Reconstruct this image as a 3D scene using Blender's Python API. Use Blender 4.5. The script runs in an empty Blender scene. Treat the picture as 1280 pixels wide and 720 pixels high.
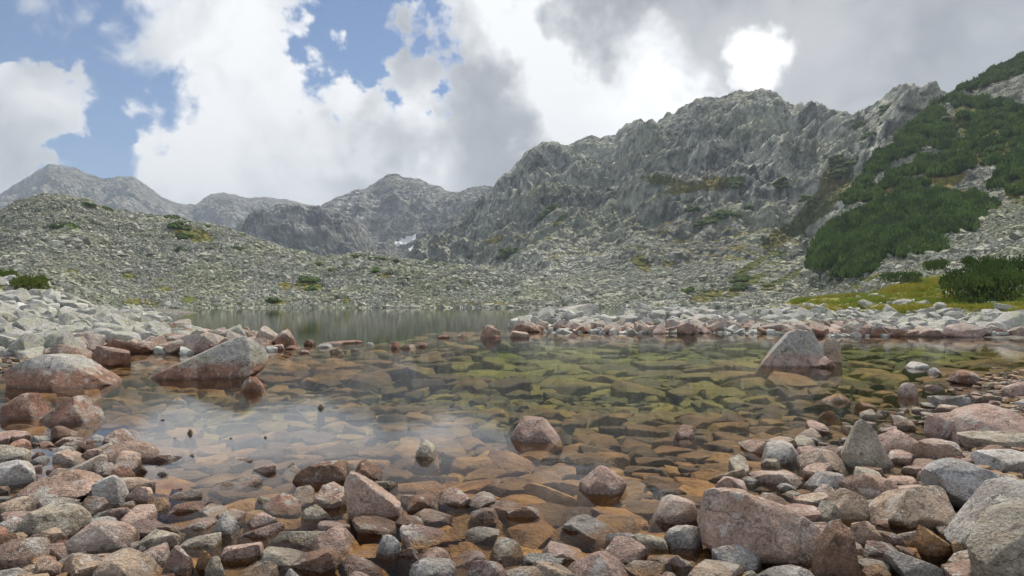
import bpy, math, random
import numpy as np
from mathutils import Vector

# ------------------------------------------------------------------ camera, sky, sun, exposure
scene = bpy.context.scene
F, CX, HY, CAMZ = 834.0, 640.0, 378.0, 1.6      # focal length in photo pixels, centre column, horizon row, eye height

cam_data = bpy.data.cameras.new("camera")
cam = bpy.data.objects.new("camera", cam_data)
scene.collection.objects.link(cam)
cam.location = (0, 0, CAMZ)
cam.rotation_euler = (math.radians(90), 0, 0)
cam_data.sensor_width = 36.0
cam_data.lens = 36.0 * F / 1280.0
cam_data.shift_y = (HY - 360.0) / 1280.0
cam_data.clip_start = 0.05
cam_data.clip_end = 20000.0
scene.camera = cam

SUN_AZ, SUN_EL = math.radians(24.0), math.radians(52.0)      # to the right of straight ahead, above the horizon
SKY_STRENGTH = 0.10

vs = scene.view_settings
vs.view_transform = 'Standard'
vs.look = 'None'
vs.gamma = 1.0
vs.use_curve_mapping = False
vs.exposure = 1.75

scene.render.engine = 'CYCLES'
scene.cycles.use_denoising = True
scene.cycles.max_bounces = 5
scene.cycles.transparent_max_bounces = 8
scene.cycles.diffuse_bounces = 2
scene.cycles.glossy_bounces = 2
scene.cycles.transmission_bounces = 5
scene.cycles.volume_bounces = 0
scene.cycles.caustics_reflective = False
scene.cycles.caustics_refractive = True
scene.cycles.sample_clamp_indirect = 4.0

sun_data = bpy.data.lights.new("sun", 'SUN')
sun_data.energy = 1.5
sun_data.angle = math.radians(10)
sun_data.color = (1.0, 0.90, 0.76)
sun = bpy.data.objects.new("sun", sun_data)
scene.collection.objects.link(sun)
sdir = Vector((math.sin(SUN_AZ) * math.cos(SUN_EL), math.cos(SUN_AZ) * math.cos(SUN_EL), math.sin(SUN_EL)))
sun.rotation_euler = sdir.to_track_quat('Z', 'Y').to_euler()
sun.location = (200, 300, 400)


class NT:
    """small node-tree helper"""
    def __init__(self, tree):
        self.t = tree
        tree.nodes.clear()

    def n(self, kind, **props):
        nd = self.t.nodes.new(kind)
        for k, v in props.items():
            setattr(nd, k, v)
        return nd

    def put(self, sock, v):
        if v is None:
            return
        if isinstance(v, bpy.types.NodeSocket):
            self.t.links.new(v, sock)
        elif isinstance(v, (int, float)):
            try:
                sock.default_value = v
            except TypeError:
                sock.default_value = (v, v, v)
        else:
            v = tuple(v)
            if sock.type == 'RGBA' and len(v) == 3:
                v = v + (1.0,)
            sock.default_value = v

    def math(self, op, a, b=None, c=None, clamp=False):
        nd = self.n('ShaderNodeMath', operation=op, use_clamp=clamp)
        self.put(nd.inputs[0], a); self.put(nd.inputs[1], b); self.put(nd.inputs[2], c)
        return nd.outputs[0]

    def vmath(self, op, a, b=None, out=0):
        nd = self.n('ShaderNodeVectorMath', operation=op)
        self.put(nd.inputs[0], a)
        if op == 'SCALE':
            self.put(nd.inputs['Scale'], b)
        else:
            self.put(nd.inputs[1], b)
        return nd.outputs[out]

    def mix(self, fac, a, b, blend='MIX'):
        nd = self.n('ShaderNodeMix', data_type='RGBA', blend_type=blend)
        self.put(nd.inputs[0], fac); self.put(nd.inputs[6], a); self.put(nd.inputs[7], b)
        return nd.outputs[2]

    def step(self, v, lo, hi, a=0.0, b=1.0):
        nd = self.n('ShaderNodeMapRange', interpolation_type='SMOOTHSTEP')
        self.put(nd.inputs[0], v); self.put(nd.inputs[1], lo); self.put(nd.inputs[2], hi)
        self.put(nd.inputs[3], a); self.put(nd.inputs[4], b)
        return nd.outputs[0]

    def noise(self, vec, scale, detail=4.0, rough=0.55, distort=0.0, out=0):
        nd = self.n('ShaderNodeTexNoise')
        self.put(nd.inputs['Vector'], vec)
        nd.inputs['Scale'].default_value = scale
        nd.inputs['Detail'].default_value = detail
        nd.inputs['Roughness'].default_value = rough
        nd.inputs['Distortion'].default_value = distort
        return nd.outputs[out]

    def voro(self, vec, scale, feature='F1', out='Color'):
        nd = self.n('ShaderNodeTexVoronoi', feature=feature)
        self.put(nd.inputs['Vector'], vec)
        nd.inputs['Scale'].default_value = scale
        return nd.outputs[out]

    def sep(self, vec):
        nd = self.n('ShaderNodeSeparateXYZ')
        self.put(nd.inputs[0], vec)
        return nd.outputs

    def attr(self, name, kind='GEOMETRY', out='Fac'):
        nd = self.n('ShaderNodeAttribute', attribute_type=kind, attribute_name=name)
        return nd.outputs[out]

    def bump(self, h, strength, dist, normal=None):
        nd = self.n('ShaderNodeBump')
        self.put(nd.inputs['Height'], h)
        nd.inputs['Strength'].default_value = strength
        nd.inputs['Distance'].default_value = dist
        if normal is not None:
            self.put(nd.inputs['Normal'], normal)
        return nd.outputs[0]

    def principled(self, col, rough=0.85, normal=None, spec=0.3):
        nd = self.n('ShaderNodeBsdfPrincipled')
        self.put(nd.inputs['Base Color'], col)
        self.put(nd.inputs['Roughness'], rough)
        self.put(nd.inputs['Specular IOR Level'], spec)
        if normal is not None:
            self.put(nd.inputs['Normal'], normal)
        o = self.n('ShaderNodeOutputMaterial')
        self.t.links.new(nd.outputs[0], o.inputs[0])
        return nd


def new_mat(name):
    m = bpy.data.materials.new(name)
    m.use_nodes = True
    return m, NT(m.node_tree)


def pdir(px, py):
    v = Vector(((px - CX) / F, 1.0, (HY - py) / F))
    return v.normalized()


# ---- world: Nishita sky behind broken cloud
world = bpy.data.worlds.new("World")
scene.world = world
world.use_nodes = True
w = NT(world.node_tree)
sky = w.n('ShaderNodeTexSky', sky_type='NISHITA')
sky.sun_disc = False
sky.sun_elevation = SUN_EL
sky.sun_rotation = SUN_AZ
sky.altitude = 2400
sky.air_density = 1.0
sky.dust_density = 0.6
sky.ozone_density = 1.2
tc = w.n('ShaderNodeTexCoord')
D = w.vmath('NORMALIZE', tc.outputs['Generated'])
warp = w.noise(D, 3.0, 4, 0.5, out=1)
warp = w.vmath('SUBTRACT', warp, (0.5, 0.5, 0.5))
Dw = w.vmath('ADD', D, w.vmath('SCALE', warp, 0.42))
warp2 = w.vmath('SUBTRACT', w.noise(D, 14.0, 4, 0.6, out=1), (0.5, 0.5, 0.5))
Dw2 = w.vmath('ADD', Dw, w.vmath('SCALE', warp2, 0.20))

Dw3 = w.vmath('NORMALIZE', w.vmath('ADD', D, w.vmath('SCALE', warp2, 0.10)))
Dw2 = w.vmath('NORMALIZE', Dw2)


def blob(px, py, rad, amount, inner=0.25):
    """soft round patch of sky around a direction, radius in photo pixels"""
    c = pdir(px, py)
    ang = rad / F
    d = w.vmath('DOT_PRODUCT', Dw2 if rad > 50 else Dw3, tuple(c), out=1)
    return w.step(d, math.cos(ang), math.cos(ang * inner), 0.0, amount)


def blobs(base, lst):
    acc = base
    for b in lst:
        acc = w.math('ADD', acc, blob(*b))
    return acc


cl_n = w.noise(Dw, 5.0, 8, 0.62)
dens = w.math('ADD', w.math('MULTIPLY', w.math('SUBTRACT', cl_n, 0.5), 2.6), 0.62)
dens = blobs(dens, [
    (90, 40, 190, -0.75), (110, 170, 130, -0.62), (225, 105, 60, -0.2), (485, 25, 100, -0.85), (450, 95, 60, -0.35),
    (50, 95, 80, 0.85), (110, 95, 70, 0.75), (60, 0, 50, 0.6), (0, 225, 100, 0.9), (0, 150, 60, 0.5), (290, 90, 190, 0.55), (230, 200, 130, 0.35), (400, 190, 170, 0.4),
    (650, 60, 170, 0.6), (600, 190, 150, 0.5), (1000, 60, 420, 0.7), (780, 80, 150, 0.3), (420, 120, 25, 0.25)])
mask = w.step(dens, 0.26, 0.82)
# tone of the cloud: white where thin or sunlit, grey where thick
tone_n = w.noise(Dw, 4.5, 6, 0.6)
tone = w.math('ADD', w.math('MULTIPLY', w.math('SUBTRACT', tone_n, 0.5), 1.15), 0.70)
tone = blobs(tone, [
    (290, 100, 190, 0.12), (520, 110, 40, 0.10), (340, 190, 260, 0.22), (600, 150, 140, -0.34), (700, 40, 120, 0.30), (600, 15, 90, 0.25), (760, 130, 150, 0.36),
    (850, 80, 90, 0.28), (690, 150, 80, 0.2),
    (800, -20, 150, -0.50), (950, -10, 200, -0.30), (1100, 60, 250, -0.20), (1250, 130, 250, -0.12), (740, 5, 60, -0.18), (1020, 100, 120, -0.12), (225, 90, 60, 0.1)])
edge_light = w.step(dens, 0.85, 0.45, 0.0, 0.16)
tone = w.math('ADD', tone, edge_light)
tone = w.math('MINIMUM', w.math('MAXIMUM', tone, 0.22), 1.0)
ramp = w.n('ShaderNodeValToRGB')
w.put(ramp.inputs[0], tone)
cr = ramp.color_ramp
cr.elements[0].position = 0.15; cr.elements[0].color = (0.27, 0.283, 0.31, 1)
cr.elements[1].position = 1.0; cr.elements[1].color = (0.95, 0.955, 0.96, 1)
e = cr.elements.new(0.45); e.color = (0.41, 0.425, 0.455, 1)
e = cr.elements.new(0.75); e.color = (0.68, 0.695, 0.715, 1)
glow = w.math('ADD', blob(945, 80, 44, 0.34, 0.1), blob(940, 85, 190, 0.09, 0.0))
ccol = w.vmath('SCALE', ramp.outputs[0], 0.36 / SKY_STRENGTH)
gcol = w.vmath('SCALE', (1.0, 0.98, 0.94), w.math('MULTIPLY', glow, 1.0 / SKY_STRENGTH))
ccol = w.vmath('ADD', ccol, gcol)
skycol = w.vmath('MULTIPLY', sky.outputs[0], (0.30, 0.325, 0.35))
wcol = w.mix(mask, skycol, ccol)
bg = w.n('ShaderNodeBackground')
w.put(bg.inputs[0], wcol)
bg.inputs[1].default_value = SKY_STRENGTH
wo = w.n('ShaderNodeOutputWorld')
w.t.links.new(bg.outputs[0], wo.inputs[0])

# ------------------------------------------------------------------ numpy helpers
rng = np.random.default_rng(11)
random.seed(5)


def _hash(ix, iy, iz, seed):
    h = (ix.astype(np.uint32) * np.uint32(374761393) + iy.astype(np.uint32) * np.uint32(668265263)
         + iz.astype(np.uint32) * np.uint32(2246822519) + np.uint32((seed * 3266489917 + 12345) & 0xffffffff))
    h = (h ^ (h >> np.uint32(13))) * np.uint32(1274126177)
    h = (h ^ (h >> np.uint32(16))) * np.uint32(2654435761)
    return h ^ (h >> np.uint32(15))


def gnoise(p, seed=0):
    p = np.asarray(p, dtype=np.float64)
    i = np.floor(p).astype(np.int64)
    f = p - i
    u = f * f * f * (f * (f * 6 - 15) + 10)
    res = 0.0
    for dx in (0, 1):
        wx = u[:, 0] if dx else 1 - u[:, 0]
        for dy in (0, 1):
            wy = u[:, 1] if dy else 1 - u[:, 1]
            for dz in (0, 1):
                wz = u[:, 2] if dz else 1 - u[:, 2]
                h = _hash(i[:, 0] + dx, i[:, 1] + dy, i[:, 2] + dz, seed)
                gx = (h & np.uint32(1023)).astype(np.float64) / 511.5 - 1
                gy = ((h >> np.uint32(10)) & np.uint32(1023)).astype(np.float64) / 511.5 - 1
                gz = ((h >> np.uint32(20)) & np.uint32(1023)).astype(np.float64) / 511.5 - 1
                res = res + wx * wy * wz * (gx * (f[:, 0] - dx) + gy * (f[:, 1] - dy) + gz * (f[:, 2] - dz))
    return res


def fbm(p, octaves=5, gain=0.5, lac=2.03, seed=0, ridged=False):
    a, s, t = 1.0, 0.0, 0.0
    p = np.asarray(p, dtype=np.float64)
    for k in range(octaves):
        v = gnoise(p, seed + k * 17)
        if ridged:
            v = 0.5 - np.abs(v) * 1.6
        s = s + a * v
        t += a
        a *= gain
        p = p * lac + 7.31
    return s / t


def sstep(x, a, b):
    t = np.clip((x - a) / (b - a), 0, 1)
    return t * t * (3 - 2 * t)


COL = scene.collection


def link_mesh(name, verts, faces, mat, parent=None, smooth=True, attrs=None):
    me = bpy.data.meshes.new(name)
    verts = np.asarray(verts, dtype=np.float32)
    if isinstance(faces, np.ndarray):
        nf, k = faces.shape
        me.vertices.add(len(verts))
        me.vertices.foreach_set('co', verts.ravel())
        me.loops.add(nf * k)
        me.loops.foreach_set('vertex_index', faces.astype(np.int32).ravel())
        me.polygons.add(nf)
        me.polygons.foreach_set('loop_start', np.arange(nf, dtype=np.int32) * k)
        me.polygons.foreach_set('loop_total', np.full(nf, k, dtype=np.int32))
        me.update(calc_edges=True)
        me.validate()
    else:
        me.from_pydata([tuple(v) for v in verts], [], faces)
    if smooth:
        me.polygons.foreach_set('use_smooth', np.ones(len(me.polygons), dtype=bool))
    if attrs:
        for k, v in attrs.items():
            a = me.attributes.new(k, 'FLOAT', 'POINT')
            a.data.foreach_set('value', np.asarray(v, dtype=np.float32))
    if mat is not None:
        me.materials.append(mat)
    ob = bpy.data.objects.new(name, me)
    COL.objects.link(ob)
    if parent is not None:
        ob.parent = parent
    return ob


def tag(o, label, cat, group=None):
    o['label'] = label
    o['category'] = cat
    if group:
        o['group'] = group
    return o


def grid_faces(nr, nc):
    r, c = np.meshgrid(np.arange(nr - 1), np.arange(nc - 1), indexing='ij')
    a = (r * nc + c).ravel()
    return np.stack([a, a + 1, a + nc + 1, a + nc], axis=1)


def proj(P):
    P = np.asarray(P)
    return CX + F * P[:, 0] / P[:, 1], HY - F * (P[:, 2] - CAMZ) / P[:, 1]


def in_poly(px, py, poly):
    inside = np.zeros(len(px), dtype=bool)
    j = len(poly) - 1
    for i in range(len(poly)):
        xi, yi = poly[i]; xj, yj = poly[j]
        hit = ((yi > py) != (yj > py)) & (px < (xj - xi) * (py - yi) / (yj - yi + 1e-9) + xi)
        inside ^= hit
        j = i
    return inside


# ------------------------------------------------------------------ materials
def make_rock_mat():
    m, t = new_mat("granite")
    geo = t.n('ShaderNodeNewGeometry')
    oi = t.n('ShaderNodeObjectInfo')
    P = geo.outputs['Position']
    Pz = t.sep(P)[2]
    Nz = t.sep(geo.outputs['Normal'])[2]
    off = t.vmath('SCALE', (37.0, 91.0, 53.0), oi.outputs['Random'])
    Q = t.vmath('ADD', P, off)
    big = t.noise(Q, 2.2, 4, 0.6)
    mid = t.noise(Q, 9.0, 6, 0.68)
    fine = t.noise(Q, 52.0, 3, 0.7)
    speck = t.voro(Q, 75.0)
    base = oi.outputs['Color']
    alpha = oi.outputs['Alpha']
    c = t.mix(t.step(big, 0.3, 0.7), t.vmath('MULTIPLY', base, (0.58, 0.54, 0.51)), t.vmath('MULTIPLY', base, (1.24, 1.22, 1.20)))
    rust = t.step(t.noise(t.vmath('ADD', Q, (4, 8, 1)), 3.2, 4, 0.65), 0.54, 0.68, 0, 0.4)
    c = t.mix(rust, c, (0.28, 0.155, 0.09))
    pale = t.step(t.noise(t.vmath('ADD', Q, (14, 2, 7)), 1.9, 4, 0.7), 0.55, 0.64, 0, 0.55)
    c = t.mix(pale, c, (0.47, 0.42, 0.37))
    # height line: bleached grey stone above, iron red band below
    lv = t.math('ADD', Pz, t.math('MULTIPLY', t.math('SUBTRACT', mid, 0.5), 0.45))
    high = t.math('MULTIPLY', t.step(lv, 0.20, 0.42), alpha)
    grey = t.mix(t.step(mid, 0.35, 0.7), (0.33, 0.333, 0.318), (0.55, 0.55, 0.53))
    grey = t.mix(t.step(t.noise(Q, 1.6, 5, 0.65), 0.46, 0.62, 0, 0.7), grey, (0.36, 0.385, 0.25))
    c = t.mix(high, c, grey)
    # pale and dark lichen
    lic = t.math('MULTIPLY', t.step(t.noise(Q, 6.0, 5, 0.72), 0.53, 0.64), t.step(Nz, -0.1, 0.7, 0.15, 0.9))
    c = t.mix(lic, c, (0.50, 0.48, 0.44))
    dk = t.math('MULTIPLY', t.step(t.noise(t.vmath('ADD', Q, (9, 3, 5)), 10.0, 4, 0.75), 0.55, 0.66), 0.65)
    c = t.mix(dk, c, (0.085, 0.07, 0.062))
    g1 = t.step(fine, 0.25, 0.75, 0.72, 1.28)
    c = t.vmath('SCALE', c, g1)
    sp = t.step(t.sep(speck)[0], 0.0, 1.0, 0.88, 1.12)
    c = t.vmath('SCALE', c, sp)
    # under water: film of algae, ochre in the shallows and olive deeper down
    ochre = t.mix(t.step(big, 0.35, 0.65), (0.13, 0.056, 0.013), (0.29, 0.15, 0.036))
    olive = t.mix(t.step(mid, 0.35, 0.65), (0.12, 0.095, 0.008), (0.30, 0.235, 0.028))
    alg = t.mix(t.step(Pz, -0.12, -0.48), ochre, olive)
    alg = t.vmath('SCALE', alg, t.step(oi.outputs['Random'], 0, 1, 0.45, 1.6))
    alg = t.mix(0.06, alg, c)
    edge = t.math('ADD', Pz, t.math('MULTIPLY', t.math('SUBTRACT', mid, 0.5), 0.06))
    wet = t.step(edge, 0.07, 0.02)
    c = t.vmath('SCALE', c, t.math('SUBTRACT', 1.0, t.math('MULTIPLY', wet, 0.38)))
    c = t.mix(t.step(edge, 0.015, -0.05), c, alg)
    rough = t.math('SUBTRACT', 0.88, t.math('MULTIPLY', wet, 0.4))
    crack = t.voro(t.vmath('ADD', Q, t.vmath('SCALE', t.noise(Q, 2.2, 6, 0.65, out=1), 0.9)), 1.15, 'DISTANCE_TO_EDGE', 'Distance')
    ck = t.step(crack, 0.0, 0.012)
    c = t.vmath('SCALE', c, t.step(crack, 0.0, 0.007, 0.72, 1.0))
    h = t.math('ADD', t.math('MULTIPLY', mid, 1.0), t.math('MULTIPLY', fine, 0.35))
    h = t.math('ADD', h, t.math('MULTIPLY', ck, 0.18))
    nrm = t.bump(h, 1.0, 0.06)
    t.principled(c, rough, nrm, 0.25)
    return m


def make_scree_mat(name, dark, light, lichen, sat=0.5):
    m, t = new_mat(name)
    geo = t.n('ShaderNodeNewGeometry')
    P = geo.outputs['Position']
    tone = t.attr('tone', 'INSTANCER')
    c = t.mix(tone, dark, light)
    n = t.noise(P, 0.06, 4)
    c = t.mix(t.step(n, 0.42, 0.62, 0.1, sat), c, lichen)
    c = t.vmath('SCALE', c, t.step(t.noise(P, 1.7, 4), 0.3, 0.7, 0.72, 1.22))
    h = t.noise(P, 2.5, 4)
    t.principled(c, 0.9, t.bump(h, 0.6, 0.25), 0.15)
    return m


def make_terrain_mat(name, scale, dark, mid, light, grassA, grassB, lichen=(0.27, 0.30, 0.21), bumpd=1.0):
    """scale = size in metres of the smallest blocks"""
    m, t = new_mat(name)
    geo = t.n('ShaderNodeNewGeometry')
    P = geo.outputs['Position']
    S = 1.0 / scale
    tal = t.attr('talus'); gr = t.attr('grass')
    Ps = t.vmath('MULTIPLY', P, (1.0, 1.0, 0.7))
    n1 = t.noise(Ps, 0.035 * S * 2, 8, 0.66, 0.6)
    n2 = t.noise(Ps, 0.32 * S, 6, 0.7)
    crag = t.mix(t.step(n1, 0.36, 0.64), dark, mid)
    crag = t.mix(t.step(n2, 0.44, 0.62), crag, light)
    cracks = t.voro(t.vmath('ADD', Ps, t.vmath('SCALE', t.noise(Ps, 0.1 * S, 3, out=1), 6 * scale)), 0.14 * S, 'DISTANCE_TO_EDGE', 'Distance')
    crag = t.vmath('SCALE', crag, t.step(cracks, 0.0, 0.09, 0.48, 1.0))
    vc = t.voro(P, 0.75 * S)
    vd = t.voro(P, 0.75 * S, 'F1', 'Distance')
    v2 = t.voro(P, 0.28 * S)
    tc_ = t.mix(t.step(t.sep(vc)[0], 0.0, 1.0), mid, light)
    tc_ = t.mix(t.step(t.sep(v2)[1], 0.35, 0.9, 0, 0.45), tc_, dark)
    tc_ = t.vmath('SCALE', tc_, t.step(vd, 0.35, 0.75, 1.12, 0.55))
    c = t.mix(tal, crag, tc_)
    c = t.vmath('SCALE', c, t.step(t.noise(Ps, 0.02 * S, 5, 0.6), 0.36, 0.64, 0.68, 1.34))
    ln = t.noise(P, 0.03 * S, 5, 0.6)
    c = t.mix(t.step(ln, 0.44, 0.62, 0.05, 0.55), c, lichen)
    gm = t.math('ADD', gr, t.math('MULTIPLY', t.math('SUBTRACT', t.noise(P, 0.16 * S, 6, 0.7), 0.5), 1.5))
    gcol_ = t.mix(t.step(t.noise(P, 0.07 * S, 4), 0.4, 0.62), grassA, grassB)
    gcol_ = t.vmath('SCALE', gcol_, t.step(t.noise(P, 1.2 * S, 3), 0.3, 0.7, 0.7, 1.25))
    c = t.mix(t.step(gm, 0.42, 0.60), c, gcol_)
    h = t.math('ADD', t.math('MULTIPLY', n2, 1.6), t.math('MULTIPLY', t.step(vd, 0.0, 0.8, 0.9, 0.0), t.math('ADD', 0.35, tal)))
    h = t.math('ADD', h, t.step(cracks, 0.0, 0.12, -0.8, 0.0))
    h = t.math('ADD', h, t.math('MULTIPLY', n1, 3.0))
    t.principled(c, 0.95, t.bump(h, 1.0, scale * 1.4 * bumpd), 0.1)
    return m


def make_leaf_mat(name, a, b, c3):
    m, t = new_mat(name)
    geo = t.n('ShaderNodeNewGeometry')
    P = geo.outputs['Position']
    n = t.noise(P, 0.20, 5, 0.6)
    c = t.mix(t.step(n, 0.38, 0.62), a, b)
    c = t.vmath('SCALE', c, t.math('ADD', 0.9, t.math('MULTIPLY', t.attr('tone', 'INSTANCER'), 0.3)))
    c = t.mix(t.step(t.noise(P, 3.0, 3), 0.5, 0.75, 0, 0.6), c, c3)
    t.principled(c, 0.75, None, 0.2)
    return m


ROCK = make_rock_mat()
SCREE = make_scree_mat("hill_scree", (0.15, 0.155, 0.14), (0.50, 0.50, 0.44), (0.37, 0.39, 0.23))
SCREE_NEAR = make_scree_mat("bank_scree", (0.24, 0.24, 0.23), (0.54, 0.54, 0.52), (0.42, 0.44, 0.32), 0.35)
PINE = make_leaf_mat("mountain_pine_needles", (0.032, 0.066, 0.014), (0.095, 0.155, 0.028), (0.17, 0.22, 0.042))
SHRUB = make_leaf_mat("near_pine_needles", (0.085, 0.145, 0.035), (0.15, 0.23, 0.055), (0.21, 0.28, 0.07))
GRASS = make_leaf_mat("alpine_grass", (0.42, 0.37, 0.06), (0.26, 0.33, 0.045), (0.50, 0.36, 0.09))
BUSH = make_leaf_mat("bilberry_leaves", (0.13, 0.20, 0.035), (0.20, 0.26, 0.05), (0.28, 0.17, 0.05))
BARK, _t = new_mat("pine_bark")
_t.principled(_t.mix(_t.noise(_t.n('ShaderNodeNewGeometry').outputs['Position'], 20, 4), (0.06, 0.045, 0.035), (0.14, 0.11, 0.09)), 0.9)
SNOW, _t = new_mat("old_snow")
_p = _t.n('ShaderNodeNewGeometry').outputs['Position']
_t.principled(_t.mix(_t.noise(_p, 0.3, 5), (0.70, 0.71, 0.72), (0.82, 0.83, 0.84)), 0.7, _t.bump(_t.noise(_p, 0.6, 4), 0.5, 0.5))

# ------------------------------------------------------------------ ground: pool bed, banks and lake bottom in one sheet
CTRL = np.array([
    (0, 1.5, .0), (0, 2.5, -.10), (0, 3.5, -.13), (0, 5, -.16), (0, 7, -.25), (0, 10, -.36), (0, 14, -.5), (0, 20, -.75), (0, 28, -.85), (0, 33, -.5),
    (-3.4, 5.1, -.04), (-3, 3.9, .02), (-3.5, 6, -.07), (-4.6, 6, -.02), (-2.5, 4.7, -.12), (-1.9, 4.1, -.16), (-6.1, 8, -.12), (-6.1, 9.4, -.2),
    (-2.2, 1.8, .12), (2.2, 1.8, .15),
    (-8.9, 13, -.25), (-10.6, 18.5, -.12), (-14.2, 18.5, .15), (-8.7, 23.4, -.08), (-5, 22.5, -.3), (-3, 27, -.4), (-1.3, 36, -.3), (.4, 37, -.1),
    (-4.7, 11, -.4), (-22, 25, .9), (-14, 26, .12), (-10.5, 26, .02), (-9, 30, -.6), (-10, 38, -1.4), (-15, 34, -.5), (-18.5, 35, .02), (-20, 45, -1.2), (-24, 55, -2), (-26, 45, .5), (-33, 55, .7), (-40, 70, .0), (-22, 34, .7), (-32, 45, 1.8), (-42, 55, 3.2),
    (-30, 32, 1.5), (-12, 60, -3), (-5, 50, -2.5), (0, 60, -4), (-28, 75, -3), (-45, 80, -.4), (-60, 100, .8), (-62, 80, 3.0), (-60, 60, 4.5),
    (1.87, 6, -.09), (1.54, 4.1, -.08), (3.3, 6, -.06), (2.26, 4.1, -.06), (3.2, 4.1, .05), (4.6, 6, .06), (7.2, 9.4, .04), (5.7, 8.8, -.06), (10.2, 13.3, .02),
    (6.4, 10.9, -.22), (3.55, 8.2, -.24), (5.6, 13, -.38), (3.6, 14.5, -.58), (10, 18.5, -.5), (16.5, 21.5, -.35), (15.7, 25.6, -.7), (8, 28, -.9),
    (25.6, 33.4, .05), (25.6, 38, .2), (12.2, 38.5, -.1), (2.7, 37.5, -.1), (19, 38.5, -.05), (7, 38, -.1),
    (3, 43, .6), (10, 44, .85), (20, 45, .95), (28, 44, 1.0), (35, 44, 1.2), (40, 60, 2.3), (60, 90, 4.6), (50, 50, 2.3), (31, 53, 1.5), (60, 60, 3.4), (45, 75, 3.2), (34, 60, 1.9),
    (3, 51, -1.2), (8, 56, -1.5), (16, 60, -1.5), (23, 62, -.6), (30, 66, .5), (42, 80, 2.2), (53, 110, 1.6), (80, 150, 3.0), (60, 150, -.6), (82, 190, -.5),
    (30, 120, -4), (0, 120, -5), (-60, 150, -4), (60, 220, -2), (0, 220, -5), (120, 150, 5), (150, 220, 9), (-150, 220, -3), (-120, 120, 2)], dtype=float)


def _uv(X, Y):
    return X / Y * 2.6, np.log(Y) * 1.7


CU, CV = _uv(CTRL[:, 0], CTRL[:, 1])


def bed(X, Y, rough=True):
    X = np.atleast_1d(np.asarray(X, float)); Y = np.atleast_1d(np.asarray(Y, float))
    u, v = _uv(X, np.maximum(Y, 0.8))
    z = np.zeros_like(u); wt = np.zeros_like(u)
    for k in range(len(CTRL)):
        d2 = (u - CU[k]) ** 2 + (v - CV[k]) ** 2 + 2e-4
        wk = 1.0 / d2 ** 1.9
        z += wk * CTRL[k, 2]; wt += wk
    z /= wt
    z = np.where((z < 0) & (Y < 34), z * 1.1 - 0.03, z)
    if rough:
        p = np.stack([X, Y, np.zeros_like(X)], 1)
        z = z + 0.035 * fbm(p * 1.6, 3, seed=3) * np.clip(Y / 6, .5, 4)
    return z


us = np.linspace(-1.5, 1.5, 260)
lv = np.linspace(math.log(0.9), math.log(260), 260)
U, L = np.meshgrid(us, lv)
GY = np.exp(L).ravel(); GX = (U * np.exp(L)).ravel()
GZ = bed(GX, GY)
gv = np.stack([GX, GY, GZ], 1)
gf = [tuple(int(i) for i in f) for f in grid_faces(260, 260)]
n0 = len(gv)
extra = [(-5000, -900, 0.1), (5000, -900, 0.1), (5000, 0.9, 0.1), (-5000, 0.9, 0.1), (-5000, 260, -6), (5000, 260, -6), (5000, 6500, -6), (-5000, 6500, -6)]
gv = np.vstack([gv, extra])
b0, b1 = 0, 259
t0_, t1_ = 259 * 260, 259 * 260 + 259
gf += [(n0, n0 + 1, n0 + 2, b1, b0, n0 + 3), tuple([n0 + 4, t0_, t1_, n0 + 5, n0 + 6, n0 + 7])]
gf += [(n0 + 3, b0) + tuple(k * 260 for k in range(20, 260, 20)) + (t0_, n0 + 4)]
gf += [(n0 + 2, n0 + 5, t1_) + tuple(k * 260 + 259 for k in range(240, 10, -20)) + (b1,)]
gpx, gpy = proj(gv[:, :3])
grass_attr = sstep(gv[:, 2], 0.7, 0.95) * (gv[:, 0] > 17) * (gv[:, 1] < 200) * 0.62 + sstep(gv[:, 2], 1.5, 2.6) * (gv[:, 0] < -10) * (gv[:, 1] < 110) * 0.75
GROUND = make_terrain_mat("gravel_and_turf", 0.5, (0.10, 0.09, 0.075), (0.20, 0.19, 0.16), (0.34, 0.33, 0.30), (0.30, 0.27, 0.07), (0.19, 0.22, 0.05), (0.2, 0.2, 0.13), 0.4)
# under water the gravel carries algae, painted darker to shade the gaps between stones
_nt = GROUND.node_tree
_bs = [n for n in _nt.nodes if n.type == 'BSDF_PRINCIPLED'][0]
_src = _bs.inputs['Base Color'].links[0].from_socket
_h = NT.__new__(NT); _h.t = _nt
_pp = _h.n('ShaderNodeNewGeometry').outputs['Position']
_zz = _h.sep(_pp)[2]
_al = _h.mix(_h.step(_zz, -0.12, -0.48), (0.03, 0.02, 0.011), (0.035, 0.035, 0.014))
_nt.links.new(_h.mix(_h.step(_zz, 0.03, -0.04), _src, _al), _bs.inputs['Base Color'])
ground = link_mesh("ground", gv, gf, GROUND, attrs={'grass': grass_attr, 'talus': np.ones(len(gv)) * 0.8})
ground['kind'] = 'structure'

# ------------------------------------------------------------------ mountains: each a slope from its foot to its crest and down the far side
LAYERS = {}


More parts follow.
